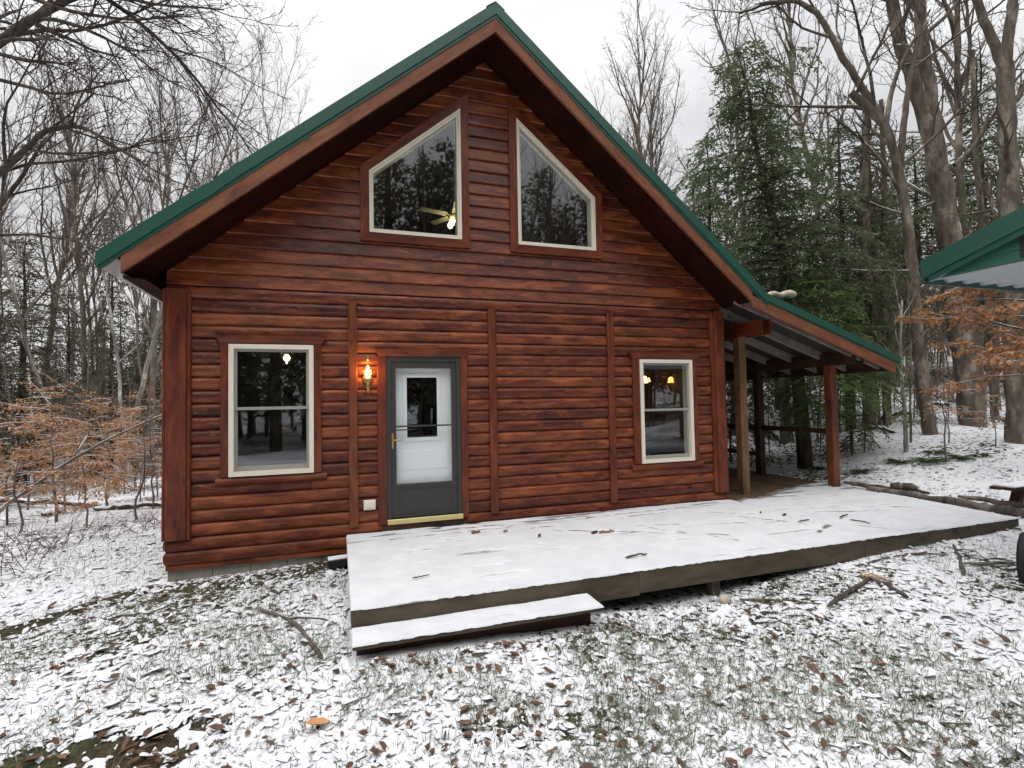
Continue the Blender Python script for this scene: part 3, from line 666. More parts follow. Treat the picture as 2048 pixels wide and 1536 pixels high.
def snow_sheet(x0f, x1f, y0, y1, top, th, nx, ny, holes=None, amp=.006, edge=.014):
    u = np.linspace(0, 1, nx)[None]; v = np.linspace(0, 1, ny)[:, None]
    Y = y0+(y1-y0)*v+0*u; Xl = np.vectorize(x0f)(Y); Xr = np.vectorize(x1f)(Y); X = Xl+(Xr-Xl)*u
    d = np.minimum.reduce([X-Xl, Xr-X, Y-y0, y1-Y]); FL = np.zeros_like(X)
    rag = (fbm(X*14, Y*14, 3)-.44)*.03
    Z = top+(fbm(X*2, Y*2, 3)-.44)*amp*2.2+(fbm(X*16, Y*16, 3)-.44)*amp
    if holes is not None: H_ = holes(X, Y); Z = Z-np.minimum(H_, .011)-np.maximum(H_-.05, 0); FL = np.clip(H_/.034, 0, 1)
    e = np.clip((d+rag*.4)/edge, 0, 1); Z = np.where(d < edge, top-th+(Z-top+th)*np.sqrt(e), Z)
    V = np.stack([X, Y, Z], -1).reshape(-1, 3); i = np.arange(ny-1)[:, None]*nx; k = np.arange(nx-1)[None]
    return V, np.stack([i+k, i+k+1, i+nx+k+1, i+nx+k], -1).reshape(-1, 4), FL.ravel()
def marks(X, Y):
    h = 0*X
    bare = np.clip((Y-(-.42+.36*np.maximum(X-5.0, 0)+(fbm(X*3, Y*3, 3)-.44)*.5))*3, 0, 1)*(X > 5.16); h = h+bare*.09
    wallside = np.clip((Y+.75)/.6, 0, 1)
    st = fbm(X*1.3+40, Y*13, 4); h = h+np.clip((st-.675+.165*wallside)*7, 0, 1)*.028
    for a, b, w_, dp in (((1.9, -.75), (3.7, -1.75), .022, .022), ((3.05, -1.1), (3.62, -1.95), .020, .024), ((2.9, -.95), (4.3, -1.35), .020, .018), ((4.4, -.9), (4.9, -1.7), .025, .020),
        ((4.1, -.55), (5.3, -1.35), .022, .018), ((5.6, -1.2), (6.6, -1.55), .022, .022), ((5.2, -.9), (5.9, -1.0), .02, .015), ((6.2, -.8), (7.3, -1.7), .02, .02), ((4.7, -2.05), (5.2, -1.8), .025, .022), ((5.4, -1.9), (5.55, -2.2), .02, .022),
        ((.0, -.45), (1.5, -.38), .022, .02), ((.5, -.25), (2.4, -.2), .03, .02), ((1.2, -.6), (2.2, -.55), .018, .016), ((-.2, -.2), (.6, -.12), .03, .02), ((.1, -1.05), (.6, -.95), .02, .014), ((2.6, -.32), (4.2, -.28), .025, .022), ((3.0, -.5), (4.0, -.42), .02, .02)):
        d = seg_d(X+(fbm(X*5, Y*5, 2)-.4)*.10, Y+(fbm(Y*5+9, X*5, 2)-.4)*.10, a, b); h = h+np.exp(-(d/w_)**2)*dp*2.2*np.clip((fbm(X*9, Y*9, 2)-.22)*4, 0, 1)
    h = h+np.clip((fbm(X*3.1+3, Y*26+7, 4)-.655)*7, 0, 1)*.020*(.12+.88*wallside)+np.clip((fbm(X*1.2+80, Y*1.2, 3)-.52)*3, 0, 1)*.008
    for x, y, r_ in ((.6, -.7, .06), (.9, -1.3, .07), (1.0, -1.75, .05), (2.2, -1.4, .06), (4.6, -1.2, .05), (.2, -1.5, .04), (.35, -.9, .05)):
        d = np.hypot(X-x, (Y-y)*1.6); h = h+np.exp(-(d/r_)**2)*.012-np.exp(-((d-r_*1.5)/.03)**2)*.005
    return h
V, F, FL = snow_sheet(lambda y: DX0-.008, lambda y: dxr(y)+.006 if y < -.3 else 7.84, DY-.008, .62, -.106, .018, 760, 300, marks, .005, .012)
keep = ~((V[F][:, :, 0].max(1) < 5.19) & (V[F][:, :, 1].max(1) > -.045))
D_(link_mesh('snow_cover', V, F[keep], THINSNOW, deck, True, None, FL))
step = empty('step', (.5, -2.6, -.4), 0, 'snow topped wooden step in front of the low deck', 'step'); bpy.context.view_layer.update()
mb = MB(); mb.box(DX0+.0, 1.50, -2.765, -2.462, -.290, -.262, 'x'); D_(mb.build('tread', TREATED, step), step)
mb = MB(); mb.box(DX0+.03, 1.46, -2.62, -2.585, -.50, -.292, 'x'); D_(mb.build('riser', BROWNW, step), step)
V, F, FL = snow_sheet(lambda y: DX0-.004, lambda y: 1.515, -2.772, -2.458, -.243, .017, 260, 40, lambda X, Y: np.clip((fbm(X*2.2+9, Y*17, 4)-.60)*5, 0, 1)*.03, .006, .016); D_(link_mesh('snow_cover', V, F, THINSNOW, step, True, None, FL), step)
def thing_board(name, label, cat, p0, p1, wd, ht, mt, snow=True, group=None):
    e = empty(name, ((p0[0]+p1[0])/2, (p0[1]+p1[1])/2, min(p0[2], p1[2])-ht/2), 0, label, cat, group); bpy.context.view_layer.update()
    mb = MB(); mb.board(p0, p1, (0, 0, 1), wd, ht, .006); D_(mb.build('beam', mt, e), e)
    if snow:
        mb = MB(); q = np.array((0, 0, ht/2+.012)); mb.board(np.array(p0)+q, np.array(p1)+q, (0, 0, 1), wd*.98, .024, .009); D_(mb.build('snow_cover', SNOW, e), e)
    return e
thing_board('timber', 'dark timber offcut with snow on top poking out beside the deck corner', 'timber', (-.70, -.36, -.34), (-.30, -.33, -.33), .12, .085, BLACKP)
# ------------------------------------------------------------------ sticks, logs, debris
def stick(name, label, cat, pts, r0, r1, mt, group=None, forks=(), n=7, zoff=.0):
    pts = [np.array((p[0], p[1], (g1(p[0], p[1])+r0*.7+.015 if len(p) == 2 else p[2])+zoff)) for p in pts]
    o = np.array(pts[0]); tb = TB()
    def smooth(ps, rs):
        out = []; m_ = len(ps)
        for i in range(m_-1):
            for k in range(5):
                t = k/5; out.append(ps[i]*(1-t)+ps[i+1]*t)
        out.append(ps[-1]); out = np.array(out)
        for _ in range(3): out[1:-1] = (out[:-2]+2*out[1:-1]+out[2:])/4
        out[1:-1] += RS.randn(len(out)-2, 3)*rs*.35
        return out
    P = smooth(pts, r0)-o; rad = np.linspace(r0, r1, len(P))*(1+RS.randn(len(P))*.10); rad[0] *= .6; rad[-1] *= .6
    P2 = np.concatenate([[P[0]], P, [P[-1]]]); rad2 = np.concatenate([[.001], rad, [.0008]])
    P2[0] = P[0]-(P[1]-P[0])*.02; P2[-1] = P[-1]+(P[-1]-P[-2])*.02; tb.tube(P2, rad2, n)
    for f, dv, L, r_ in forks:
        b = P[int(f*(len(P)-1))]; q = np.array([b+np.array(dv)*L*t+np.array((0, 0, .04*math.sin(t*3))) for t in np.linspace(0, 1, 6)]); q[1:] += RS.randn(5, 3)*L*.02; tb.tube(q, np.linspace(r_, r_*.35, 6), 5)
    ob = tb.build(name, mt, None, True); ob.location = o; tag(ob, label, cat, group); return ob
ST = 'sticks fallen on the snowy lawn'
stick('stick', 'thick grey broken stick, longer of the two meeting at a pale split end', 'stick', [(3.50, -3.17), (3.95, -3.03), (4.36, -2.93)], .021, .019, BARKN, ST)
stick('stick', 'short grey stick with a pale splintered yellow end, in front of the deck', 'stick', [(4.33, -2.88), (4.34, -3.06), (4.20, -3.37)], .019, .022, BARKN, ST)
mb = MB()
for k in range(9):
    a = np.array((4.28+RS.randn()*.02, -2.90+RS.randn()*.02, g1(4.3, -2.9)+.045+RS.randn()*.008)); b = a+np.array((.10+RS.rand()*.1, .10+RS.rand()*.10-.14*(k % 3), .02*RS.randn())); mb.board(a, b, (0, 0, 1), .011, .009, .002)
o = mb.build('splinter', plain('split_wood', (.50, .34, .15), .7, var=.2)); tag(o, 'pale yellow splintered wood at the break between two sticks', 'splinter')
stick('stick', 'dark thin branch lying close under the deck edge beside the pine cone', 'stick', [(3.00, -2.66), (3.25, -2.82), (3.50, -3.11)], .016, .007, BARKD, ST, [(.3, (.7, -.2, 0), .35, .006)])
stick('stick', 'long bent grey stick on the lawn near the wheel', 'stick', [(6.05, -2.62), (5.70, -2.88), (5.13, -3.26)], .014, .020, BARKN, ST, [(.35, (-.1, -.8, 0), .4, .008)])
stick('stick', 'thin curved twig beside the long deck face, half under snow', 'stick', [(4.58, -2.62), (5.0, -2.60), (5.55, -2.68)], .009, .008, BARKN, ST)
stick('stick', 'short dark stick crossing behind the long bent stick', 'stick', [(5.25, -2.62), (5.50, -2.74), (5.60, -2.85)], .012, .008, BARKD, ST)
stick('stick', 'short brown stick pointing at the black wheel', 'stick', [(5.45, -3.06), (5.70, -3.18), (5.95, -3.24)], .013, .015, BARKN, ST)
stick('branch', 'forked grey branch lying on the grass left of the step', 'branch', [(-1.30, -1.36), (-.93, -1.85), (-.70, -2.62)], .014, .020, BARKN, ST, [(.45, (.85, -.55, 0), .50, .012), (.25, (-.9, .1, 0), .35, .007), (.2, (.2, .9, 0), .25, .006)])
stick('twig', 'dark brown twig lying in the snow at the lower right corner of the lawn', 'twig', [(2.50, -4.50), (2.75, -4.62), (3.0, -4.74)], .008, .006, BARKD, ST)
DB = 'bits of bark and twig on the snowy deck'
def bit(label, x, y, L, a, mt, r=.012, cat='bark chip'):
    stick('bark_chip', label, cat, [(x-math.cos(a)*L/2, y-math.sin(a)*L/2, -.088), (x, y, -.084), (x+math.cos(a)*L/2, y+math.sin(a)*L/2, -.088)], r, r*.8, mt, DB, n=5)
OR = plain('fresh_bark', (.30, .13, .05), .8, var=.3)
bit('orange brown stick bit near the middle of the snowy deck', 2.42, -1.17, .20, .05, OR, .014); bit('dark bark bit touching the orange stick on the deck', 2.28, -1.14, .10, .4, BARKD, .016)
bit('dark twig with a knob near the front edge of the deck', 2.23, -2.12, .27, .12, BARKD, .010); bit('crumpled brown leaf scrap on the deck near the door', .98, -.58, .12, .3, OR, .016)
bit('grey bark chip between the door and the middle of the deck', 1.63, -1.02, .09, 1.0, BARKD, .013); bit('small curled scrap on the snow left of the deck centre', 1.32, -.68, .05, .2, OR, .012)
bit('dark chip alone on the far part of the deck', 5.0, -1.28, .07, .2, BARKD, .012); bit('tiny dark chip behind the lone far deck chip', 4.82, -1.05, .05, .5, BARKD, .01)
bit('bare straight twig on the deck toward its right end', 5.52, -1.92, .22, 1.9, BARKD, .009, 'twig'); bit('forked dark twig lying near the right end of the deck', 5.62, -1.62, .26, .35, BARKD, .010, 'twig')
bit('short dark twig on the right half of the deck near its middle', 4.95, -1.62, .20, .1, BARKD, .009, 'twig'); bit('thin twig near the left front of the deck', .12, -1.95, .16, .2, BARKD, .006, 'twig')
stick('broken_branch', 'pale broken branch lying on the roof where porch and cabin roofs meet', 'branch', [(6.02, .02, 3.10), (6.35, .0, 3.17), (6.78, .06, 3.20)], .045, .055, plain('pale_branch', (.52, .43, .33), .85, var=.3, sc=14), None, n=10)
Vc, Fc = lathe([(.005, -.01), (.05, .0), (.065, .03), (.055, .07), (.03, .095), (.004, .105)], 12); mt = plain('cone_brown', (.52, .44, .37), .8, var=.4, sc=40)
o = link_mesh('pine_cone', Vc, Fc, mt, None, True); o.scale = (.8, .8, .75); o.location = (2.87, -2.60, g1(2.87, -2.6)); tag(o, 'pale round lump of a pine cone beside the deck face', 'pine cone')
LG = 'logs lying along the right end of the deck'
stick('log', 'long weathered log lying along the right side of the deck', 'log', [(7.72, -.35, -.07), (7.84, -1.2, -.10), (8.0, -2.35, -.13), (8.05, -3.0, -.15)], .052, .058, BARKN, LG, n=12)
stick('log', 'thin reddish pole lying behind the short dark log by the deck', 'log', [(7.70, .05, -.03), (7.83, -.6, -.04), (8.05, -1.1, -.06)], .034, .03, BARKD, LG, n=10)
stick('log', 'short fat log end with snow on it beside the far deck edge', 'log', [(7.90, -.62, .0), (7.97, -.98, .0)], .062, .062, BARKD, LG, n=12)
stick('log', 'split pale log in front of the picnic table', 'log', [(8.10, -1.45, -.05), (8.25, -2.0, -.06), (8.4, -2.7, -.08)], .035, .04, BARKN, LG, n=10)
# picnic table
tb_ = empty('picnic_table', (9.0, -2.1, -.22), 0, 'dark wooden picnic table with snow on its boards at the right edge', 'picnic table'); bpy.context.view_layer.update()
def tpart(nm, mt, fn): mb = MB(); fn(mb); D_(mb.build(nm, mt, tb_), tb_)
Z0 = -.22
for y, lab in ((-1.98, 'bench'), (-3.4, 'bench')):
    tpart('bench', BLACKP if False else BROWNW, lambda mb: (mb.box(8.15, 9.9, y-.14, y-.005, Z0+.34, Z0+.38, 'x'), mb.box(8.12, 9.9, y+.005, y+.14, Z0+.34, Z0+.38, 'x')))
    tpart('bench_snow', SNOW, lambda mb: mb.box(8.17, 9.9, y-.13, y+.13, Z0+.381, Z0+.40, 'x', .008))
tpart('tabletop', BROWNW, lambda mb: [mb.box(8.55, 9.9, yy, yy+.13, Z0+.66, Z0+.70, 'x') for yy in (-3.05, -2.91, -2.77, -2.63, -2.49)])
tpart('tabletop_snow', SNOW, lambda mb: mb.box(8.56, 9.9, -3.04, -2.37, Z0+.701, Z0+.725, 'x', .008))
for x in (8.42, 9.7):
    tpart('leg', BROWNW, lambda mb: mb.board((x, -1.90, Z0-.15), (x, -2.02, Z0+.34), (1, 0, 0), .11, .10)); tpart('leg', BROWNW, lambda mb: mb.board((x+.2, -2.2, Z0-.1), (x+.2, -2.55, Z0+.66), (1, 0, 0), .09, .09))
    tpart('leg', BROWNW, lambda mb: mb.board((x, -3.5, Z0-.15), (x, -3.3, Z0+.34), (1, 0, 0), .11, .10))
    tpart('crossbar', BROWNW, lambda mb: mb.box(x+.06, x+.10, -3.4, -1.95, Z0+.25, Z0+.33, 'y'))
# wheel under the carport
wh = empty('hand_cart', (5.72, -3.55, -.30), 0, 'black tyred cart wheel with grey struts under the green carport roof', 'cart'); bpy.context.view_layer.update()
WC = np.array((5.56, -3.58, -.11))
def rot_lathe(prof, c, ax, n=36):
    V, F = lathe(prof, n); V = np.array(V); a = nrm(ax); u_ = nrm(np.cross(a, (0, 0, 1))); v_ = np.cross(a, u_)
    return np.asarray(c)+V[:, :1]*u_+V[:, 1:2]*v_+V[:, 2:]*a, F
V, F = rot_lathe([(.14, -.06), (.20, -.085), (.245, -.075), (.262, -.05), (.266, 0), (.262, .05), (.245, .075), (.20, .085), (.14, .06)], WC, (.35, -1, 0)); D_(link_mesh('tyre', V, F, BLACKP, wh, True), wh)
V, F = rot_lathe([(.001, .03), (.05, .04), (.06, .02), (.13, .0), (.145, .06), (.15, -.06), (.001, -.05)], WC, (.35, -1, 0)); D_(link_mesh('rim', V, F, STEEL, wh, True), wh)
for a, b in (((5.57, -3.70, -.30), (5.70, -3.78, .10)), ((5.70, -3.78, .10), (6.5, -3.75, .06)), ((5.62, -3.72, -.02), (5.80, -3.80, -.30)), ((5.68, -3.75, .10), (5.86, -3.8, -.28))):
    V, F = tube(np.array([np.array(a)*(1-t)+np.array(b)*t+np.array((0, -.02*math.sin(3.1*t), .03*math.sin(3.1*t))) for t in np.linspace(0, 1, 7)]), .014, 8); D_(link_mesh('strut', V, F, STEEL, wh, True), wh)
mb = MB(); mb.box(6.5, 7.5, -4.1, -3.5, -.05, .18, 'x', .03); D_(mb.build('tray', BLACKP, wh), wh)
V, F = rot_lathe([(.05, -.12), (.05, .12)], (6.9, -3.55, -.2), (.35, -1, 0)); D_(link_mesh('axle', V, F, STEEL, wh, True), wh)
# ------------------------------------------------------------------ carport at the right
cp = empty('carport', (8, -6, -.3), 0, 'green metal carport roof with grey ribbed ceiling entering at the right edge', 'carport'); bpy.context.view_layer.update()
CX, CY0, CY1, CZ = 5.02, -3.20, -10.2, 2.60; CS = .31; CM = (CY0+CY1)/2
def crf(y): return CZ+.20+CS*(min(CY0-y, y-CY1))
def cslab(mb, x0, x1, pts, th):
    for (ya, za), (yb, zb) in zip(pts[:-1], pts[1:]):
        V = [(x0, ya, za), (x0, yb, zb), (x0, yb, zb-th), (x0, ya, za-th)]; V += [(x1, y, z) for _, y, z in V]
        L = math.hypot(yb-ya, zb-za); G = [(0, 0, 0), (L, 0, 0), (L, th, 0), (0, th, 0)]; G += [(a, b, x1-x0) for a, b, _ in G]
        mb.add(V, [(0, 1, 2, 3), (7, 6, 5, 4), (0, 4, 5, 1), (2, 6, 7, 3), (0, 3, 7, 4), (1, 5, 6, 2)], G)
YL = CY0+.08; YR = CY1-.08
mb = MB(); cslab(mb, CX-.02, 12, [(YL, crf(CY0)-.02), (CM, crf(CM)), (YR, crf(CY1)-.02)], .03); D_(mb.build('roof_sheet', GREEN, cp), cp)
mb = MB(); cslab(mb, CX-.075, CX-.03, [(YL, crf(CY0)-.01), (CM, crf(CM)+.012), (YR, crf(CY1)-.01)], .175)
cslab(mb, CX-.060, CX-.01, [(YL-.06, crf(CY0)-.17), (CM, crf(CM)-.16), (YR+.06, crf(CY1)-.17)], .055); D_(mb.build('rake_trim', GREEN, cp), cp)
mb = MB(); cslab(mb, CX-.03, 12, [(YL+.012, crf(CY0)-.012), (YL-.01, crf(CY0)-.013)], .222); D_(mb.build('eave_trim', GREEN, cp), cp)
mb = MB(); z = CZ+.0; k = 0
while z < crf(CM)-.25:                           # lap siding of the gable end
    yl = CY0-.01-max(0, (z-CZ-.10))/CS; yr = CY1+.01+max(0, (z-CZ-.10))/CS
    if yl > yr: mb.prism((CX, yl, z), (CX, yr, z), [(-.004, 0), (-.012, .006), (.0, .10), (.01, .10), (.01, 0)], (1, 0, 0), (0, 0, 1))
    z += .10
D_(mb.build('gable_siding', GREENS, cp), cp)
mb = MB(); y = CY0-.02
V = []; F = []; xs = np.arange(CX+.01, 12, .0375); nn = len(xs); pat = [0, 0, .012, .012]
for q, x in enumerate(xs): V += [(x, CY0-.0, CZ+pat[q % 4]), (x, CY1+.0, CZ+pat[q % 4])]
# ceiling ribs run away from the gable end
V = []; F = []; xs = np.arange(CX+.006, 12, .045); pat = [0, 0, .030, .030, .022, .030]
for q, x in enumerate(xs): V += [(x, CY0+.07, CZ-.004+pat[q % 6]), (x, CY1, CZ-.004+pat[q % 6])]
F = [(2*q, 2*q+1, 2*q+3, 2*q+2) for q in range(len(xs)-1)]
mb.add(V, F); D_(mb.build('ceiling', GREYM, cp), cp)
mb = MB(); mb.box(CX-.022, CX-.006, -4.3, -3.885, CZ+.03, CZ+.225, 'z'); D_(mb.build('gable_vent', BLACKP, cp), cp)
for x, y in ((9.2, CY0-.15), (11.8, CY0-.15), (5.3, CY1+.2), (11.8, CY1+.2)):
    mb = MB(); mb.box(x-.07, x+.07, y-.07, y+.07, -.6, CZ-.01, 'z'); D_(mb.build('post', GREYW, cp), cp)
# ------------------------------------------------------------------ lamps
def point(name, loc, e, col, r, parent=None):
    l = bpy.data.lights.new(name, 'POINT'); l.energy = e; l.color = col; l.shadow_soft_size = r; o = bpy.data.objects.new(name, l); COL.objects.link(o); o.location = loc; return o
LC = (-.232, -.13, 1.84)
LS = 1.2
ln = empty('wall_lantern', LC, 0, 'lit brass wall lantern with clear glass globe beside the storm door', 'lantern')
V, F = lathe([(.004, .185), (.010, .175), (.006, .160), (.018, .140), (.026, .128)], 14); link_mesh('finial', V, F, BRASS, ln, True)
V, F = lathe([(.026, .128), (.042, .09), (.056, .03), (.054, -.02), (.040, -.055)], 18); link_mesh('globe', V, F, glassmat('lantern_glass', (1, .92, .75), 1.3), ln, True)
V, F = lathe([(.002, .085), (.012, .055), (.021, .015), (.018, -.02), (.010, -.04)], 14); link_mesh('bulb', V, F, emit('bulb_flame', (1.0, .62, .18), 30), ln, True)
V, F = lathe([(.044, -.052), (.050, -.062), (.040, -.072), (.018, -.080), (.015, -.13), (.022, -.145), (.012, -.16), (.006, -.185), (.003, -.2)], 16); link_mesh('holder', V, F, BRASS, ln, True)
V, F = tube([(0, 0, -.12), (0, .03, -.15), (0, .06, -.12), (0, .085, -.06)], .010, 8); link_mesh('arm', V, F, BRASS, ln, True)
V, F = rot_lathe([(.001, .022), (.03, .02), (.045, .010), (.052, -.005)], (0, .085, -.05), (0, -1, 0)); link_mesh('back_plate', V, F, BRASS, ln, True)
point('lantern_light', (LC[0], LC[1]-.0, LC[2]+.02), 13.0, (1.0, .45, .12), .03)
ln.scale = (LS, 1.0, LS)
fan = empty('ceiling_fan', (1.46, 2.5, 4.86), 0, 'white ceiling fan with lit bulbs seen through the left gable window', 'ceiling fan')
FANW = plain('fan_cream', (.72, .66, .45), .5)
V, F = lathe([(.001, .13), (.06, .12), (.10, .07), (.11, .02), (.09, -.03), (.05, -.05), (.05, -.09), (.001, -.10)], 20); link_mesh('motor', V, F, FANW, fan, True)
V, F = tube([(0, 0, .1), (0, 0, .7), (0, 0, 1.35)], .014, 8); link_mesh('down_rod', V, F, FANW, fan, True)
for k in range(5):
    a = R(190+72*k); c_, s_ = math.cos(a), math.sin(a); mb = MB(); mb.board((c_*.16, s_*.16, .03), (c_*.66, s_*.66, .045), (s_*.2, -c_*.2, 1), .13, .008, .002); mb.build('blade', FANW, fan)
    mb = MB(); mb.board((c_*.07, s_*.07, .02), (c_*.20, s_*.20, .022), (0, 0, 1), .03, .012, .003); mb.build('blade_arm', BRASS, fan)
for k in range(4):
    a = R(45+90*k); V, F = lathe([(.012, .02), (.035, -.005), (.046, -.05), (.040, -.085), (.02, -.105), (.001, -.11)], 14, (.10*math.cos(a), .10*math.sin(a), -.09)); link_mesh('bulb', V, F, BULB_C, fan, True)
point('fan_light', (1.46, 2.5, 4.55), 1.6, (1, .88, .5), .1)
pe = empty('pendant_lamp', (-1.375, 2.5, 2.25), 0, 'round lit pendant lamp behind the window left of the door', 'pendant lamp')
V, F = lathe([(.02, .10), (.09, .085), (.16, .05), (.175, .01), (.15, -.03), (.08, -.06)], 22); link_mesh('shade', V, F, glassmat('pendant_glass', (.85, .78, .55), 1.6), pe, True)
V, F = lathe([(.02, .06), (.05, .02), (.055, -.01), (.04, -.04), (.015, -.06), (.012, -.09), (.001, -.10)], 16); link_mesh('bulb', V, F, BULB_P, pe, True)
V, F = tube([(0, 0, .1), (0, 0, .3), (0, 0, .5)], .012, 8); link_mesh('stem', V, F, BRASS, pe, True)
def bell(label, loc, s=1.0):
    e = empty('bell_lamp', loc, 0, label, 'lamp', 'amber lamps in the porch side window')
    V, F = lathe([(.018*s, .075*s), (.048*s, .06*s), (.058*s, .02*s), (.064*s, -.03*s), (.078*s, -.06*s)], 18); link_mesh('lamp_shade', V, F, BULB_W if s > .8 else BULB_A, e, True)
    V, F = tube([(0, 0, .07*s), (0, 0, .13*s), (.05*s, .02*s, .17*s), (.12*s, .04*s, .13*s)], .009*s, 7); link_mesh('arm', V, F, BROWNW, e, True)
bell('brightest bell shaped amber lamp, leftmost in the porch side window', (4.385, 1.0, 1.80), .85); bell('small amber lamp close right of the brightest bell lamp', (4.80, 1.5, 1.82), .55); bell('narrow amber lamp on the right in the porch side window', (5.03, 1.15, 1.80), .75)
point('kitchen_light', (4.55, 1.35, 1.72), .9, (1, .45, .12), .05)
#--PART4--
# ------------------------------------------------------------------ trees
def hit(u, v, dmax=60):             # where a sight line meets the terrain
    ds = np.linspace(2.5, dmax, 1200); P = np.array([at(u, v, d) for d in ds]); z = gz(P[:, 0], P[:, 1]); k = np.where(P[:, 2] < z)[0]
    return (ds[k[0]] if len(k) else dmax)
def rotv(d, ang, az, rs):
    a = nrm(np.cross(d, (0.3, .2, 1) if abs(d[2]) < .95 else (1, 0, 0))); b = np.cross(d, a)
    return nrm(d*math.cos(ang)+(a*math.cos(az)+b*math.sin(az))*math.sin(ang))
def grow(T, p, d, L, r, lvl, rs, P):
    n = max(4, int(L/P['seg'][lvl])+2); pts = [np.array(p, float)]; dirs = [nrm(d)]; d = nrm(d)
    for i in range(n):
        d = nrm(d+rs.randn(3)*P['wob'][lvl]+np.array((0, 0, P['trop'][lvl]))); pts.append(pts[-1]+d*L/n); dirs.append(d)
    pts = np.array(pts); rad = np.maximum(np.linspace(r, r*P['tip'][lvl], len(pts)), P['rmin'])
    T[0 if lvl == 0 else (1 if lvl < P['split'] else 2)].tube(pts, rad, P['sides'][lvl])
    if lvl+1 < len(P['n']):
        m_ = P['n'][lvl+1]; m_ = max(1, int(m_*(L/P['Lref'][lvl])**.5+rs.rand()))
        az = rs.rand()*6.28
        for j in range(m_):
            t = P['t0'][lvl+1]+(1-P['t0'][lvl+1])*((j+rs.rand())/m_); t = min(t, .985); x = t*(len(pts)-1); i0 = int(x); q = pts[i0]+(pts[min(i0+1, len(pts)-1)]-pts[i0])*(x-i0)
            az += 2.4+rs.randn()*.5; ang = P['ang'][lvl+1]*(1.15-.5*t)+rs.randn()*.12
            rr_ = np.interp(x, np.arange(len(pts)), rad)
            Lc = L*P['ratio'][lvl+1]*(1.1-P['fall']*t)*(.7+.6*rs.rand())
            grow(T, q, rotv(dirs[i0], ang, az, rs), Lc, min(rr_*.75, r*P['rr'][lvl+1]), lvl+1, rs, P)
BASE = dict(seg=[.6, .45, .3, .22, .15], wob=[.05, .11, .15, .18, .2], trop=[.02, .07, .05, .03, .02], tip=[.28, .25, .25, .4, .5], rmin=.0045, split=2,
            sides=[8, 6, 4, 3, 3], n=[1, 13, 7, 6, 3], t0=[0, .35, .25, .15, .15], ang=[0, .75, .75, .8, .8], ratio=[1, .42, .45, .45, .5], rr=[1, .42, .45, .42, .5], Lref=[10, 4, 1.8, .8, .4], fall=.55)
def prm(**k): q = dict(BASE); q.update(k); return q
def make_tree(name, label, cat, loc, P, seed, L, r, d=(0, 0, 1), tm=BARK, wm=TWIG, group=None, stems=None, extra=()):
    rs = np.random.RandomState(seed); T = [TB(), TB(), TB()]; loc = np.array(loc, float)
    if stems is None: grow(T, (0, 0, -.15), d, L, r, 0, rs, P)
    else:
        for pts, ra, rb, nl in stems:
            pts = np.array([np.array(p)-loc for p in pts]); q = []
            for i in range(len(pts)-1):
                for k in range(6): q.append(pts[i]*(1-k/6)+pts[i+1]*(k/6))
            q.append(pts[-1]); q = np.array(q)
            for _ in range(5): q[1:-1] = (q[:-2]+2*q[1:-1]+q[2:])/4
            sl_ = np.concatenate([[0], np.cumsum(np.linalg.norm(np.diff(q, axis=0), axis=1))]); ns = max(8, int(sl_[-1]/max(.12, ra*1.1))); ss_ = np.linspace(0, sl_[-1], ns); q = np.stack([np.interp(ss_, sl_, q[:, c]) for c in range(3)], -1)
            q[1:-1] += rs.randn(len(q)-2, 3)*ra*.06; rad = np.linspace(ra, rb, len(q))*(1+rs.randn(len(q))*.03)
            T[0].tube(q, rad, 14); Ltot = np.linalg.norm(np.diff(q, axis=0), axis=1).sum(); az = rs.rand()*6
            for j in range(nl):
                t = P['t0'][1]+(1-P['t0'][1])*(j+rs.rand())/nl; i0 = min(int(t*(len(q)-1)), len(q)-2); dd = nrm(q[i0+1]-q[i0]); az += 2.4
                grow(T, q[i0], rotv(dd, P['ang'][1]+rs.randn()*.15, az, rs), P['Lref'][1]*(.7+.7*rs.rand())*(1.1-.4*t), min(rad[i0]*.5, .06), 1, rs, P)
    for p, dv, L_, r_ in extra: grow(T, np.array(p)-loc, dv, L_, r_, 1, rs, P)
    e = empty(name, loc, 0, label, cat, group)
    V, F = T[0].get(); base = T[0].V[0]
    if stems is None:
        z = V[:, 2:3]; V[:, :2] += V[:, :2]*np.clip(.5-z, 0, 1)*.9          # root flare
    tr = TB(); tr.add(V, F)
    if T[1].V: tr.add(*T[1].get())
    tr.build('trunk', tm, e, True); T[2].build('crown', wm, e, True) if T[2].V else None
    return e
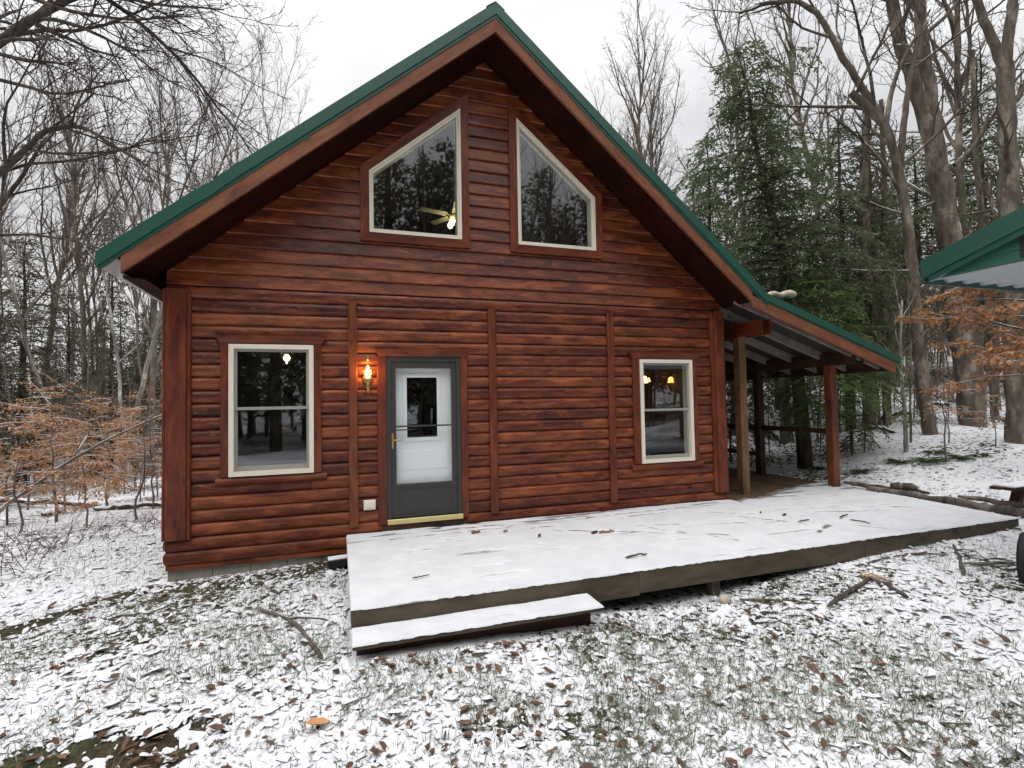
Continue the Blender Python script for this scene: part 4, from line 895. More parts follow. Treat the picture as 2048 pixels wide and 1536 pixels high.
def conifer(name, label, cat, loc, seed, H, r, R0, z0, nb, leaf, lm, tm=BARKD, droop=.25, dens=9, prof=1.0, gap=.15, lean=(0, 0), group=None, shape=None):
    rs = np.random.RandomState(seed); T = TB(); Bn = TB(); C = []; D = []; S = []; Ls = []
    zs = np.linspace(0, 1, 10); tp = np.stack([lean[0]*zs**1.5+rs.randn(10)*.03*zs, lean[1]*zs**1.5+rs.randn(10)*.03*zs, zs*H-.15*(zs == 0)], -1)
    T.tube(tp, np.linspace(r, .012, 10), 9)
    az = 0
    for b in range(nb):
        t = z0+(1-z0)*((b+rs.rand())/nb); z = t*H; u = (t-z0)/(1-z0); az += 2.4+rs.randn()*.4
        L = R0*((1-u)**prof*.95+.06)*(.55+.7*rs.rand())*(1 if shape is None else shape(u, az)); L *= min(1, .45+u*4)
        if rs.rand() < gap*.5: L *= .4
        c0 = np.array([np.interp(t, zs, tp[:, i]) for i in range(3)]); el = .35*u-.05+rs.randn()*.12
        d = np.array((math.cos(az)*math.cos(el), math.sin(az)*math.cos(el), math.sin(el))); n = 7; pts = [c0]
        for i in range(n):
            d = nrm(d+np.array((0, 0, -droop*(i/n)*.8))+rs.randn(3)*.05); pts.append(pts[-1]+d*L/n)
        pts = np.array(pts); Bn.tube(pts, np.linspace(max(.008, r*.16*(1-u*.6)), .004, n+1), 4)
        side = nrm(np.cross(d, (0, 0, 1)))
        m_ = max(3, int(L*dens))
        for j in range(m_):
            s = (j+.4+rs.rand()*.6)/m_
            if s < .12 or rs.rand() < gap: continue
            i0 = min(int(s*n), n-1); q = pts[i0]+(pts[i0+1]-pts[i0])*(s*n-i0); dl = nrm(pts[i0+1]-pts[i0]); sg = 1 if j % 2 else -1
            l2 = (.24+.34*L*(1-s*.75))*(.6+.6*rs.rand()); l2 = min(l2, .85)
            d2 = nrm(dl*.75+side*sg*(.9 if s < .9 else .2)+np.array((0, 0, -.12-.25*droop))+rs.randn(3)*.18)
            k_ = max(4, int(l2/leaf*3.6)); tt = (np.arange(k_)+rs.rand(k_))/k_
            base = q+d2*l2*tt[:, None]+np.array((0, 0, -1.0))*(.28*droop*l2*tt[:, None]**2)
            sd = np.cross(d2, (0, 0, 1)); sd = sd/(np.linalg.norm(sd)+1e-6)
            alt = np.where(np.arange(k_) % 2, 1, -1)[:, None]
            dd = d2*.75+sd*alt*.85+np.array((0, 0, -.35*droop))+rs.randn(k_, 3)*.28; dd /= np.linalg.norm(dd, axis=1)[:, None]
            up_ = np.array((0, 0, 1.))+rs.randn(k_, 3)*.45; ss = np.cross(dd, up_); ss /= np.linalg.norm(ss, axis=1)[:, None]+1e-6
            C.append(base); D.append(dd); S.append(ss); Ls.append(leaf*(.7+.7*rs.rand(k_)))
    C = np.concatenate(C); D = np.concatenate(D); S = np.concatenate(S); Ls = np.concatenate(Ls)
    e = empty(name, loc, 0, label, cat, group); tt = TB(); tt.add(*T.get()); tt.add(*Bn.get()); tt.build('trunk', tm, e, True)
    N_ = TB(); N_.quads(C, D, S, Ls, Ls*.34, .06); N_.build('crown', lm, e)
    return e
LOBE = lambda u, az: .45+.75*abs(math.sin(1.5*az+7*u)*math.cos(11*u+.7*az))+.25*math.sin(23*u)
def G(u, d): p = at(u, 800, d); return np.array((p[0], p[1], g1(p[0], p[1])))
def Hp(u, v): d = hit(u, v); p = at(u, v, d); return np.array((p[0], p[1], g1(p[0], p[1])-.03)), d
# --- right side, near trunks
loc, d1 = Hp(1947, 852); S_ = d1/12
make_tree('maple_tree', 'thickest grey forked maple with snow plastered on one stem, rising behind the carport corner', 'tree', loc,
    prm(n=[1, 4, 6, 5, 3], t0=[0, .3, .25, .15, .15], Lref=[10, 3.4*S_, 1.6, .8, .4], rmin=.005), 3, 0, 0, tm=BARKM, wm=TWIG,
    stems=[([loc-np.array((0, 0, .3)), at(1946, 852, d1), at(1937, 740, d1), at(1912, 600, d1), at(1892, 430, d1), at(1864, 275, d1)], .265*S_, .215*S_, 2),
           ([at(1868, 300, d1), at(1852, 240, d1), at(1826, 160, d1), at(1800, 90, d1), at(1782, -10, d1), at(1765, -160, d1), at(1760, -420, d1)], .165*S_, .06, 8),
           ([at(1870, 290, d1), at(1862, 200, d1), at(1846, 110, d1), at(1838, 0, d1), at(1850, -150, d1), at(1890, -420, d1)], .16*S_, .05, 8)],
    extra=[(at(1908, 330, d1), nrm(at(1975, 290, d1)-at(1908, 330, d1)), 2.4*S_, .05), (at(1880, 400, d1), nrm(at(1800, 440, d1)-at(1880, 400, d1)), 1.6*S_, .03)])
loc, d2 = Hp(1862, 868); S_ = d2/11
make_tree('leaning_tree', 'dark crooked tree whose upper stem sweeps left over the hemlocks', 'tree', loc, prm(n=[1, 5, 7, 5, 3], t0=[0, .42, .2, .15, .15], Lref=[10, 2.6*S_, 1.3, .7, .4]), 8, 0, 0, tm=BARK, wm=TWIGD,
    stems=[([loc-np.array((0, 0, .3)), at(1860, 868, d2), at(1845, 760, d2), at(1832, 620, d2), at(1822, 500, d2), at(1812, 420, d2), at(1795, 320, d2), at(1778, 268, d2), at(1745, 205, d2), at(1700, 140, d2), at(1668, 85, d2), at(1640, 30, d2), at(1600, 0, d2), at(1530, 6, d2), at(1480, 25, d2)], .14*S_, .04, 9),
           ([at(1765, 245, d2), at(1735, 215, d2), at(1702, 185, d2)], .09*S_, .075*S_, 2), ([at(1800, 330, d2), at(1812, 200, d2), at(1840, 60, d2), at(1850, -120, d2)], .07*S_, .03, 7),
           ([at(1772, 255, d2), at(1780, 190, d2), at(1800, 130, d2), at(1860, 20, d2)], .055*S_, .02, 6)],
    extra=[(at(1835, 540, d2), nrm(at(1700, 555, d2)-at(1835, 540, d2)), 1.8*S_, .028), (at(1815, 430, d2), nrm(at(1660, 400, d2)-at(1815, 430, d2)), 1.9*S_, .03), (at(1838, 580, d2), nrm(at(1960, 480, d2)-at(1838, 580, d2)), 2.0*S_, .03)])
loc, d3 = Hp(2036, 885); S_ = d3/12
make_tree('maple_tree', 'rough barked tree forking high up at the right edge above the carport roof', 'tree', loc, prm(n=[1, 4, 6, 5, 3], t0=[0, .4, .2, .15, .15], Lref=[10, 2.8*S_, 1.4, .8, .4]), 12, 0, 0, tm=BARK, wm=TWIG,
    stems=[([loc-np.array((0, 0, .3)), at(2036, 885, d3), at(2034, 740, d3), at(2028, 560, d3), at(2016, 350, d3), at(2008, 130, d3)], .235*S_, .165*S_, 4), ([at(2010, 150, d3), at(1990, 90, d3), at(1962, 30, d3), at(1945, -30, d3), at(1925, -200, d3)], .10*S_, .05, 8),
           ([at(2009, 160, d3), at(2014, 90, d3), at(2028, 0, d3), at(2040, -120, d3), at(2060, -350, d3)], .12*S_, .05, 8)])
# --- hemlocks at the right
loc, d4 = Hp(1612, 935)
conifer('hemlock_tree', 'tallest dark hemlock with a leaning trunk seen through the porch posts', 'tree', loc, 5, 9.6*d4/11.5, .17, 2.2, .26, 190, .115, HEM, droop=.5, dens=12, prof=.42, gap=.22, shape=LOBE, lean=tuple((at(1500, 800, d4)-at(1610, 800, d4))[:2]))
loc = G(1432, 15.5); hb = conifer('hemlock_tree', 'hemlock rising just beside the cabin roof slope, shorter than its neighbour', 'tree', loc, 9, 9.2, .15, 2.5, .16, 190, .115, HEM, droop=.5, dens=11, prof=.7, gap=.2, shape=LOBE)
loc = G(1700, 13.5); conifer('hemlock_tree', 'hemlock with layered sprays in front of the dark crooked tree', 'tree', loc, 15, 8.2, .13, 2.5, .20, 170, .11, HEM, droop=.5, dens=12, prof=.6, gap=.22, shape=LOBE)
loc = G(1655, 10.8); conifer('young_hemlock', 'bright green young hemlock just above the porch roof', 'tree', loc, 16, 4.4, .06, 1.6, .25, 90, .075, HEML, droop=.35, dens=13, prof=.7, gap=.12)
loc = G(1400, 17.5); copy_thing(hb, 'hemlock lowest on the left of the group, its tip over the roof slope', loc, .8, .92)
loc = G(1560, 17); copy_thing(hb, 'dense dark hemlock filling the gap behind the tallest hemlock', loc, 2.0, 1.12)
loc = G(1985, 20); copy_thing(hb, 'dark hemlock between the forked maple and the right edge', loc, 4.0, (1.35, 1.35, 1.35))
loc = G(1850, 19); copy_thing(hb, 'dark hemlock half hidden behind the trunk of the crooked tree', loc, 1.0, (1.2, 1.2, 1.0))
loc = G(1760, 22); copy_thing(hb, 'far hemlock seen through the bare limbs above the porch end', loc, 5.2, 1.15)
loc = G(1480, 12.5); conifer('young_hemlock', 'small shaded hemlock behind the porch rail', 'tree', loc, 25, 3.6, .05, 1.3, .12, 55, .11, HEM, droop=.4, dens=12, prof=.8, gap=.15)
loc = G(1700, 11.6); conifer('young_hemlock', 'small hemlock beside the outer porch post', 'tree', loc, 26, 2.3, .04, .8, .1, 40, .10, HEM, droop=.4, dens=13, prof=.8, gap=.15)
# --- bare trees
PT = prm(n=[1, 16, 7, 5, 3], t0=[0, .38, .2, .15, .2], ang=[0, .55, .6, .7, .7], ratio=[1, .34, .42, .45, .5], trop=[.02, .10, .08, .06, .03])
bt = make_tree('bare_tree', 'slim bare tree standing against the sky right of the roof slope', 'tree', G(1345, 24), PT, 31, 15.5, .14, tm=BARK, wm=TWIGP)
copy_thing(bt, 'fainter bare tree close to the roof slope, left of the slim one', G(1272, 27), 1.9, 1.0)
copy_thing(bt, 'bare tree with its top just over the roof edge, lowest of those by the slope', G(1215, 29), 3.1, .86)
copy_thing(bt, 'bare tree behind the hemlock tops', G(1500, 23), 4.1, 1.12); copy_thing(bt, 'tall bare tree behind the crooked tree', G(1690, 21), 5.0, 1.15)
copy_thing(bt, 'bare tree between the maple stems and the right edge', G(1935, 20), .7, 1.2)
PV = prm(n=[1, 12, 8, 6, 3], t0=[0, .14, .2, .15, .2], ang=[0, .42, .45, .55, .6], ratio=[1, .75, .42, .42, .45], trop=[.02, .06, .07, .06, .03], tip=[.2, .2, .25, .4, .5])
vt = make_tree('bare_tree', 'vase shaped bare tree fanning out above the left roof slope', 'tree', G(520, 24), PV, 44, 13.5, .15, tm=BARK, wm=TWIGP)
copy_thing(vt, 'bare many stemmed tree left of the eave tip', G(300, 17.5), 2.2, (.84, .84, .92)); copy_thing(vt, 'bare tree partly hidden behind the left roof slope, right of the spruce', G(425, 21), 4.2, (.8, .8, .80))
copy_thing(bt, 'bare tree behind the dark pine at the left edge', G(60, 22), 3.9, 1.05); copy_thing(bt, 'thin bare tree left of the many stemmed one', G(185, 20), 5.6, .95); copy_thing(vt, 'far bare tree at the left picture edge', G(-20, 19), .4, (.8, .8, .9))
bi = make_tree('birch_tree', 'pale birch leaning right beneath the left eave', 'birch', G(225, 15), prm(n=[1, 9, 5, 4], t0=[0, .45, .2, .15], ang=[0, .6, .6, .6], ratio=[1, .3, .4, .4]), 52, 9.5, .085, d=(.22, -.05, 1), tm=BIRCH, wm=TWIG)
copy_thing(bi, 'pale birch closest to the cabin corner, leaning the other way', G(262, 17), 2.6, .9); copy_thing(bi, 'slender birch stem left of the leaning birch', G(150, 17), 4.3, .95)
# big tree overhead at the left, trunk out of the picture
lt = at(-165, 800, 7); lt = np.array((lt[0], lt[1], g1(lt[0], lt[1])))
PL = prm(n=[1, 6, 7, 6, 3], t0=[0, .3, .12, .1, .12], ang=[0, .6, .6, .65, .7], ratio=[1, .5, .5, .45, .45], trop=[.02, .0, .0, .02, .02], Lref=[10, 2.2, 1.1, .55, .3], rmin=.0035, wob=[.05, .10, .13, .16, .18], rr=[1, .42, .40, .42, .5])
make_tree('overhanging_tree', 'large bare tree reaching its limbs in from the left edge overhead', 'tree', lt, PL, 61, 0, 0, tm=BARKD, wm=TWIGD,
    stems=[([lt-np.array((0, 0, .3)), at(-165, 860, 7), at(-150, 500, 7), at(-120, 200, 7), at(-100, -100, 7.3), at(-120, -500, 7.5)], .26, .10, 4),
           ([at(-120, 230, 7), at(-60, 140, 6.9), at(0, 82, 6.8), at(58, 42, 6.7), at(120, 8, 6.6), at(200, -40, 6.5), at(300, -60, 6.4)], .072, .035, 9),
           ([at(-140, 440, 7), at(-60, 385, 7), at(0, 345, 7), at(50, 300, 6.9), at(90, 258, 6.9), at(165, 250, 6.8), at(215, 285, 6.8), at(280, 320, 6.7)], .06, .012, 11),
           ([at(-130, 600, 7.4), at(-40, 460, 7.4), at(10, 400, 7.4), at(45, 350, 7.4), at(85, 285, 7.4)], .055, .018, 7)],
    extra=[(at(62, 42, 6.7), nrm(at(100, 60, 6.7)-at(62, 42, 6.7)), 1.5, .030), (at(0, -80, 6.8), nrm(at(260, 60, 6.4)-at(0, -80, 6.8)), 3.6, .034), (at(120, -60, 6.6), nrm(at(420, 100, 6.2)-at(120, -60, 6.6)), 3.2, .035), (at(20, -40, 6.6), nrm(at(330, 200, 6.4)-at(20, -40, 6.6)), 2.7, .03), (at(0, 160, 7), nrm(at(260, 200, 7)-at(0, 160, 7)), 2.2, .025), (at(-30, 100, 6.5), nrm(at(160, 180, 6.2)-at(-30, 100, 6.5)), 2.0, .028)])
make_tree('bent_sapling', 'long bare sapling stem arching across the brush at the left', 'sapling', G(-90, 9.5), prm(n=[1, 8, 5, 3], t0=[0, .3, .2, .2], ang=[0, .5, .5, .5], ratio=[1, .3, .4, .4], trop=[-.05, .02, .02, .02], tip=[.2, .3, .4, .4], rmin=.004), 71, 6.0, .04, d=(.55, .1, .55), tm=BARK, wm=TWIG)
# --- conifers at the left
pn = conifer('pine_tree', 'broad dark pine at the left edge above the beech brush', 'pine', G(45, 17), 35, 8.4, .16, 2.6, .08, 190, .13, PINE, droop=.3, dens=7, prof=.75, gap=.25)
copy_thing(pn, 'spindly pine with open branches left of the eave tip', G(222, 20), 2.0, (.62, .62, 1.22)); copy_thing(pn, 'dark spruce top poking up behind the left roof slope', G(388, 24), 4.0, (.75, .75, 1.55))
copy_thing(pn, 'small dark pine behind the birches', G(300, 20), 5.1, (.8, .8, .75)); copy_thing(pn, 'dark pine between the broad pine and the spindly one', G(135, 22), 1.0, (.9, .9, .9)); copy_thing(pn, 'pine beyond the left picture edge', G(-60, 15), 3.3, .95)
# --- beech saplings with tan leaves
def beech(name, label, loc, seed, H, r, Lb, nb, nl, z0=.2, leaf=.07, az_=None, group=None):
    rs = np.random.RandomState(seed); T = TB(); zs = np.linspace(0, 1, 9); tp = np.stack([np.cumsum(rs.randn(9)*.03), np.cumsum(rs.randn(9)*.03), zs*H-.1*(zs == 0)], -1); T.tube(tp, np.linspace(r, .006, 9), 6); C = []; D = []
    for b in range(nb):
        t = z0+(1-z0)*(b+rs.rand())/nb; c0 = np.array([np.interp(t, zs, tp[:, i]) for i in range(3)]); a = rs.rand()*6.28 if az_ is None else az_+rs.randn()*.7; d = np.array((math.cos(a), math.sin(a), .22+rs.randn()*.1)); L = Lb*(1.05-.6*t)*(.6+.7*rs.rand()); pts = [c0]
        for i in range(6): d = nrm(d+rs.randn(3)*.12+np.array((0, 0, -.05))); pts.append(pts[-1]+d*L/6)
        pts = np.array(pts); T.tube(pts, np.linspace(r*.35, .003, 7), 4)
        for j in range(5):
            s = .25+.7*(j+rs.rand())/5; x = s*6; i0 = min(int(x), 5); q = pts[i0]+(pts[i0+1]-pts[i0])*(x-i0); d2 = nrm((pts[i0+1]-pts[i0])/L*6*.7+np.array((-d[1], d[0], 0))*(.9 if j % 2 else -.9)+rs.randn(3)*.15); l2 = L*.38*(1.1-.5*s); p2 = np.array([q+d2*l2*k/3 for k in range(4)]); T.tube(p2, [.004, .0035, .003, .002], 3)
            m_ = max(2, int(nl*l2)); tt = rs.rand(m_)**.8; C.append(q+d2*l2*tt[:, None]+rs.randn(m_, 3)*.025); dd = d2*.5+rs.randn(m_, 3)*.45+np.array((0, 0, -.35)); D.append(dd/np.linalg.norm(dd, axis=1)[:, None])
    C = np.concatenate(C); D = np.concatenate(D); S = np.cross(D, np.array((0, 0, 1.))+rs.randn(len(D), 3)*.5); S /= np.linalg.norm(S, axis=1)[:, None]+1e-6
    e = empty(name, loc, 0, label, 'sapling', group); T.build('trunk', BARK, e, True); Ls = leaf*(.7+.6*rs.rand(len(C))); Q = TB(); Q.quads(C, D, S, Ls, Ls*.5, .12); Q.build('leaves', BEECH, e); return e
BG = 'young beeches holding tan leaves at the left'
b1 = beech('beech_sapling', 'tallest leafy beech at the left edge, leaves tan to orange', G(110, 10.5), 1, 2.6, .028, 1.5, 22, 40, group=BG); b2 = beech('beech_sapling', 'leafy beech nearest the cabin corner', G(310, 11.5), 2, 2.3, .022, 1.2, 18, 42, group=BG); b3 = beech('beech_sapling', 'low beech in front of the fallen log', G(170, 9.6), 3, 1.2, .018, .9, 11, 42, .3, group=BG)
for src, lb, u, d, rz, sc in ((b1, 'leafy beech between the two larger ones, set back', 215, 12.5, 1.5, 1.0), (b2, 'leafy beech at the very left edge, cut by the picture border', 15, 10.5, 3.0, 1.0), (b2, 'thin leafed beech behind the tallest one', 60, 13, 4.4, 1.2), (b1, 'pale leafed beech far back beside the cabin corner', 275, 15, 2.7, 1.05), (b3, 'low orange beech at the left edge above the brambles', 40, 9.4, 2.0, 1.15), (b3, 'low beech close to the cabin, right of the other low ones', 285, 10.2, 4.0, 1.3), (b1, 'leafy beech seen far back over the log', 150, 16, .6, 1.25), (b2, 'beech high on the bank under the left eave', 245, 19, .2, 1.3)):
    copy_thing(src, lb, G(u, d), rz, sc)
beech('beech_tree', 'beech branch layers with orange leaves under the carport roof edge', G(2095, 8.6), 6, 3.9, .05, 2.1, 25, 70, .36, .095, math.pi*.98)
b4 = beech('beech_sapling', 'sparse orange leafed sapling before the maple trunks', G(1985, 10), 7, 1.0, .012, .9, 7, 20, .4)
copy_thing(b4, 'sparse leafed sapling beside the thick maple foot', G(1900, 10.6), 2.0, 1.1); copy_thing(b4, 'sparse leafed sapling behind the outer porch post', G(1740, 14), 4.0, 2.0)
# --- bare saplings and small trunks on the snow at the right
def sap(label, pts, r0, r1, seed, nl=6, mt=BARK, name='bare_sapling', cat='sapling'):
    d = hit(*pts[0]); P_ = [at(u, v, d) for u, v in pts]; P_[0][2] = g1(P_[0][0], P_[0][1])-.05
    return make_tree(name, label, cat, P_[0], prm(n=[1, 1, 4, 3], t0=[0, .3, .2, .2], Lref=[3, .9, .5, .3], ang=[0, .6, .6, .6], rmin=.0035), seed, 0, 0, tm=mt, wm=TWIG, stems=[(P_, r0, r1, nl)])
sap('pale sapling with a crooked fork past the porch roof end', [(1812, 905), (1810, 830), (1803, 760), (1800, 690), (1804, 600)], .042, .02, 81, 9, BIRCH)
sap('thin bare sapling right of the outer porch post', [(1704, 912), (1706, 840), (1700, 760), (1690, 650)], .018, .008, 82); sap('thin bare sapling between the porch post and the small trunk', [(1728, 905), (1732, 840), (1730, 770)], .016, .006, 83); sap('thin sapling with a hooked foot in front of the maple', [(1893, 925), (1888, 880), (1892, 840), (1880, 800)], .016, .007, 84, 4)
sap('straight thin sapling in front of the crooked tree', [(1822, 885), (1820, 790), (1822, 690), (1815, 560)], .024, .012, 85, 8); sap('thin sapling near the right edge beside the maple', [(2015, 850), (2012, 760), (2016, 640)], .024, .012, 86, 7); sap('faint thin sapling at the back between maple and right edge', [(1985, 845), (1983, 740), (1985, 610)], .028, .014, 87, 7)
sap('thin sapling seen below the porch rail', [(1640, 905), (1642, 860), (1638, 790)], .014, .006, 88, 4)
sap('grey mid sized trunk behind the outer porch post', [(1740, 858), (1738, 760), (1742, 640), (1730, 520), (1728, 380), (1735, 200)], .17, .08, 89, 14, BARK, 'bare_tree', 'tree'); sap('grey trunk seen between the two porch posts', [(1572, 885), (1570, 780), (1566, 640), (1560, 440)], .14, .09, 90, 10, BARK, 'bare_tree', 'tree')
sap('dark trunk beside the cabin corner seen under the porch', [(1468, 870), (1470, 780), (1474, 640)], .13, .10, 91, 6, BARKD, 'bare_tree', 'tree'); sap('slim trunk left of the crooked tree', [(1775, 850), (1770, 700), (1764, 540), (1770, 380), (1762, 200)], .10, .05, 92, 14, BARK, 'bare_tree', 'tree')
sap('slim trunk right of the forked maple', [(1990, 838), (1985, 700), (1968, 480), (1950, 300), (1945, 100)], .09, .05, 93, 12, BARK, 'bare_tree', 'tree')
# brambles at the left, ferns at the right
def cane_clump(label, loc, seed, n, H):
    rs = np.random.RandomState(seed); T = TB()
    for k in range(n):
        d = nrm((rs.randn()*.5, rs.randn()*.5, 1.)); p = np.array((rs.randn()*.2, rs.randn()*.2, -.05)); pts = [p]
        for i in range(7): d = nrm(d+rs.randn(3)*.16+np.array((0, 0, -.08))); pts.append(pts[-1]+d*H*(.5+.6*rs.rand())/7)
        T.tube(pts, np.linspace(.006, .002, 8), 3)
        for j in range(3): q = pts[rs.randint(2, 7)]; dd = nrm(d+rs.randn(3)*.6); T.tube([q, q+dd*H*.15, q+dd*H*.3+np.array((0, 0, .03))], [.003, .0025, .0015], 3)
    e = empty('bramble', loc, 0, label, 'bramble', 'bare brambles in the snow at the left'); T.build('canes', plain('bramble_bark%d' % seed, (.10, .045, .04), .8, var=.3), e, True); return e
c1 = cane_clump('reddish bramble canes at the left edge, nearest the camera', G(15, 6.6), 1, 16, 1.0)
for lb, u, d, rz, s in (('bramble canes near the log, left of the cabin corner', 120, 8.0, 2.0, .9), ('sparse canes in the snow midway to the cabin corner', 200, 8.4, 3.1, .7), ('canes just beyond the nearest bramble', 60, 7.4, 4.4, .9), ('thin canes beside the cabin corner', 290, 9.0, 1.1, .8)): copy_thing(c1, lb, G(u, d), rz, s)
def fern(label, loc, seed):
    rs = np.random.RandomState(seed); C = []; D = []; 
    for k in range(26):
        a = rs.rand()*6.28; L = .22+.2*rs.rand(); el = .5+.4*rs.rand(); tt = np.linspace(.1, 1, 12); c, s = math.cos(a), math.sin(a)
        P_ = np.stack([c*L*tt*math.cos(el), s*L*tt*math.cos(el), L*(tt*math.sin(el)-.55*tt**2)+.01], -1)
        for sg in (-1, 1): C.append(P_); dd = np.stack([c*.4-s*sg+0*tt, s*.4+c*sg+0*tt, -.15+0*tt], -1)+rs.randn(12, 3)*.15; D.append(dd/np.linalg.norm(dd, axis=1)[:, None])
    C = np.concatenate(C)+0; D = np.concatenate(D); S = np.cross(D, (0, 0, 1.)); S /= np.linalg.norm(S, axis=1)[:, None]; Q = TB(); Q.quads(C, D, S, .055, .02, .05)
    e = empty('fern', loc, 0, label, 'fern', 'green ferns in the snow behind the deck'); Q.build('fronds', FERN, e); return e
f1 = fern('largest green fern clump in the snow beyond the deck', Hp(1850, 922)[0], 4); f1.scale = (1.3, 1.3, 1.0)
for lb, u, v, s in (('fern clump right of the largest, beside a sapling', 1925, 918, 1.0), ('fern clump left of the largest one', 1800, 926, 1.0), ('fern patch behind the outer porch post foot', 1722, 945, 1.0), ('small fern scrap left of the outer post', 1640, 938, .8), ('tiny fern patch farthest right', 1958, 912, .7), ('fern clump just behind the largest', 1868, 908, .9)): copy_thing(f1, lb, Hp(u, v)[0], u*.7, s)
# fallen logs
def flog(label, uv0, uv1, r, mt=BARKD, bend=.05, snow=True):
    d0, d1_ = hit(*uv0), hit(*uv1); a, b = at(*uv0, d0), at(*uv1, d1_); a[2] = g1(a[0], a[1])+r*.8; b[2] = g1(b[0], b[1])+r*.7; m_ = (a+b)/2+np.array((0, 0, bend))
    return stick('fallen_log', label, 'log', [a, m_, b], r, r*.75, barkmat('log_bark', (.03, .022, .018), (.10, .08, .065), .42), None, n=10)
flog('long snow capped fallen log crossing behind the left brush', (-60, 1008), (200, 1015), .085); flog('second fallen log with snow running to the cabin corner', (190, 1022), (335, 1016), .07); flog('short dark log in the snow at the left', (85, 1035), (125, 1025), .08)
flog('pale snow topped fallen trunk behind the outer porch post', (1745, 850), (1815, 826), .10, BARK); flog('thin dark fallen stem in the snow past the porch post', (1728, 858), (1790, 868), .05); flog('snow dusted fallen stem before the maples', (1830, 818), (1900, 812), .07)
#--PART5--
# ------------------------------------------------------------------ far woods (one mass each)
rs = np.random.RandomState(77)
def proto(seed, H, r, nl):
    T = [TB(), TB(), TB()]; grow(T, (0, 0, -.3), (0, 0, 1), H, r, 0, np.random.RandomState(seed), prm(seg=[1.6, .9, .6], n=[1, nl, 5], t0=[0, .3, .25], sides=[6, 3, 3], ang=[0, .6, .6], ratio=[1, .3, .45], rmin=.009, Lref=[H, 4, 1.8], trop=[.02, .09, .06]))
    A = TB(); [A.add(*t.get()) for t in T if t.V]; return A.get()
def conproto(seed, H, R0):
    q = np.random.RandomState(seed); C = []; D = []; T = TB(); T.tube([(0, 0, -.3), (0, 0, H*.5), (0, 0, H)], [.14, .09, .02], 5)
    for b in range(120):
        t = .12+.88*(b+q.rand())/120; a = b*2.4+q.randn()*.3; L = R0*(1-t)**.8*(.6+.6*q.rand())+.15; m_ = int(7+L*9); s = q.rand(m_)**.7
        base = np.stack([math.cos(a)*L*s, math.sin(a)*L*s, t*H-.25*L*s**2+0*s], -1)+q.randn(m_, 3)*.10; dd = np.array((math.cos(a), math.sin(a), -.3))+q.randn(m_, 3)*.7; C.append(base); D.append(dd/np.linalg.norm(dd, axis=1)[:, None])
    return T.get(), (np.concatenate(C), np.concatenate(D))
PB = [proto(s, 14, .13, 14) for s in (1, 2, 3, 4)]; PS = [proto(s+20, 4.5, .03, 9) for s in (1, 2, 3)]; PC = [conproto(s, 9, 1.9) for s in (1, 2, 3)]
WB = TB(); WS = TB(); WT = TB(); WC_ = []; WD = []; WL = []
def put(T, pr, x, y, sc, zs=1.0):
    V, F = pr; a = rs.rand()*6.28; c, s = math.cos(a), math.sin(a); W = np.stack([(V[:, 0]*c-V[:, 1]*s)*sc, (V[:, 0]*s+V[:, 1]*c)*sc, V[:, 2]*sc*zs], -1)+np.array((x, y, g1(x, y))); W[:, :2] += rs.randn(2)*.03*(V[:, 2:3]*sc); T.add(W, F)
def puts(x, y, sc):
    p, (C, D) = PC[rs.randint(3)]; put(WT, p, x, y, sc); a = rs.rand()*6.28; c, s = math.cos(a), math.sin(a); Rm = np.array(((c, -s, 0), (s, c, 0), (0, 0, 1))); WC_.append(C@Rm.T*sc+np.array((x, y, g1(x, y)))); WD.append(D@Rm.T); WL.append(np.full(len(C), .26*sc))
def sector(n, u0, u1, d0, d1):
    for _ in range(n):
        u = rs.uniform(u0, u1); d = math.sqrt(rs.uniform(d0*d0, d1*d1)); p = at(u, 800, d); yield p[0], p[1]
for x, y in sector(60, -450, 560, 21, 58): put(WB, PB[rs.randint(4)], x, y, rs.uniform(.5, .85))
for x, y in sector(85, 1300, 2500, 19, 58): put(WB, PB[rs.randint(4)], x, y, rs.uniform(.55, .95))
for x, y in sector(46, 560, 1300, 32, 70): put(WB, PB[rs.randint(4)], x, y, rs.uniform(.6, .8))
for x, y in sector(34, -450, 420, 24, 58): puts(x, y, rs.uniform(.55, 1.0))
for x, y in sector(34, 1380, 2500, 22, 52): puts(x, y, rs.uniform(.6, 1.15))
for x, y in sector(220, -400, 345, 12, 32): put(WS, PS[rs.randint(3)], x, y, rs.uniform(.5, 1.15))
for x, y in sector(560, 1440, 2400, 13.0, 34): put(WS, PS[rs.randint(3)], x, y, rs.uniform(.45, 1.15))
for _ in range(150):                # woods to either side of the view
    a = YAW+rs.choice((-1, 1))*rs.uniform(.9, 1.9); d = rs.uniform(17, 50); x, y = CAM[0]+d*math.sin(a), CAM[1]+d*math.cos(a)
    if rs.rand() < .65: put(WB, PB[rs.randint(4)], x, y, rs.uniform(.6, .95))
    else: puts(x, y, rs.uniform(.7, 1.2))
    put(WS, PS[rs.randint(3)], x+rs.randn()*2, y+rs.randn()*2, rs.uniform(.5, 1.1))
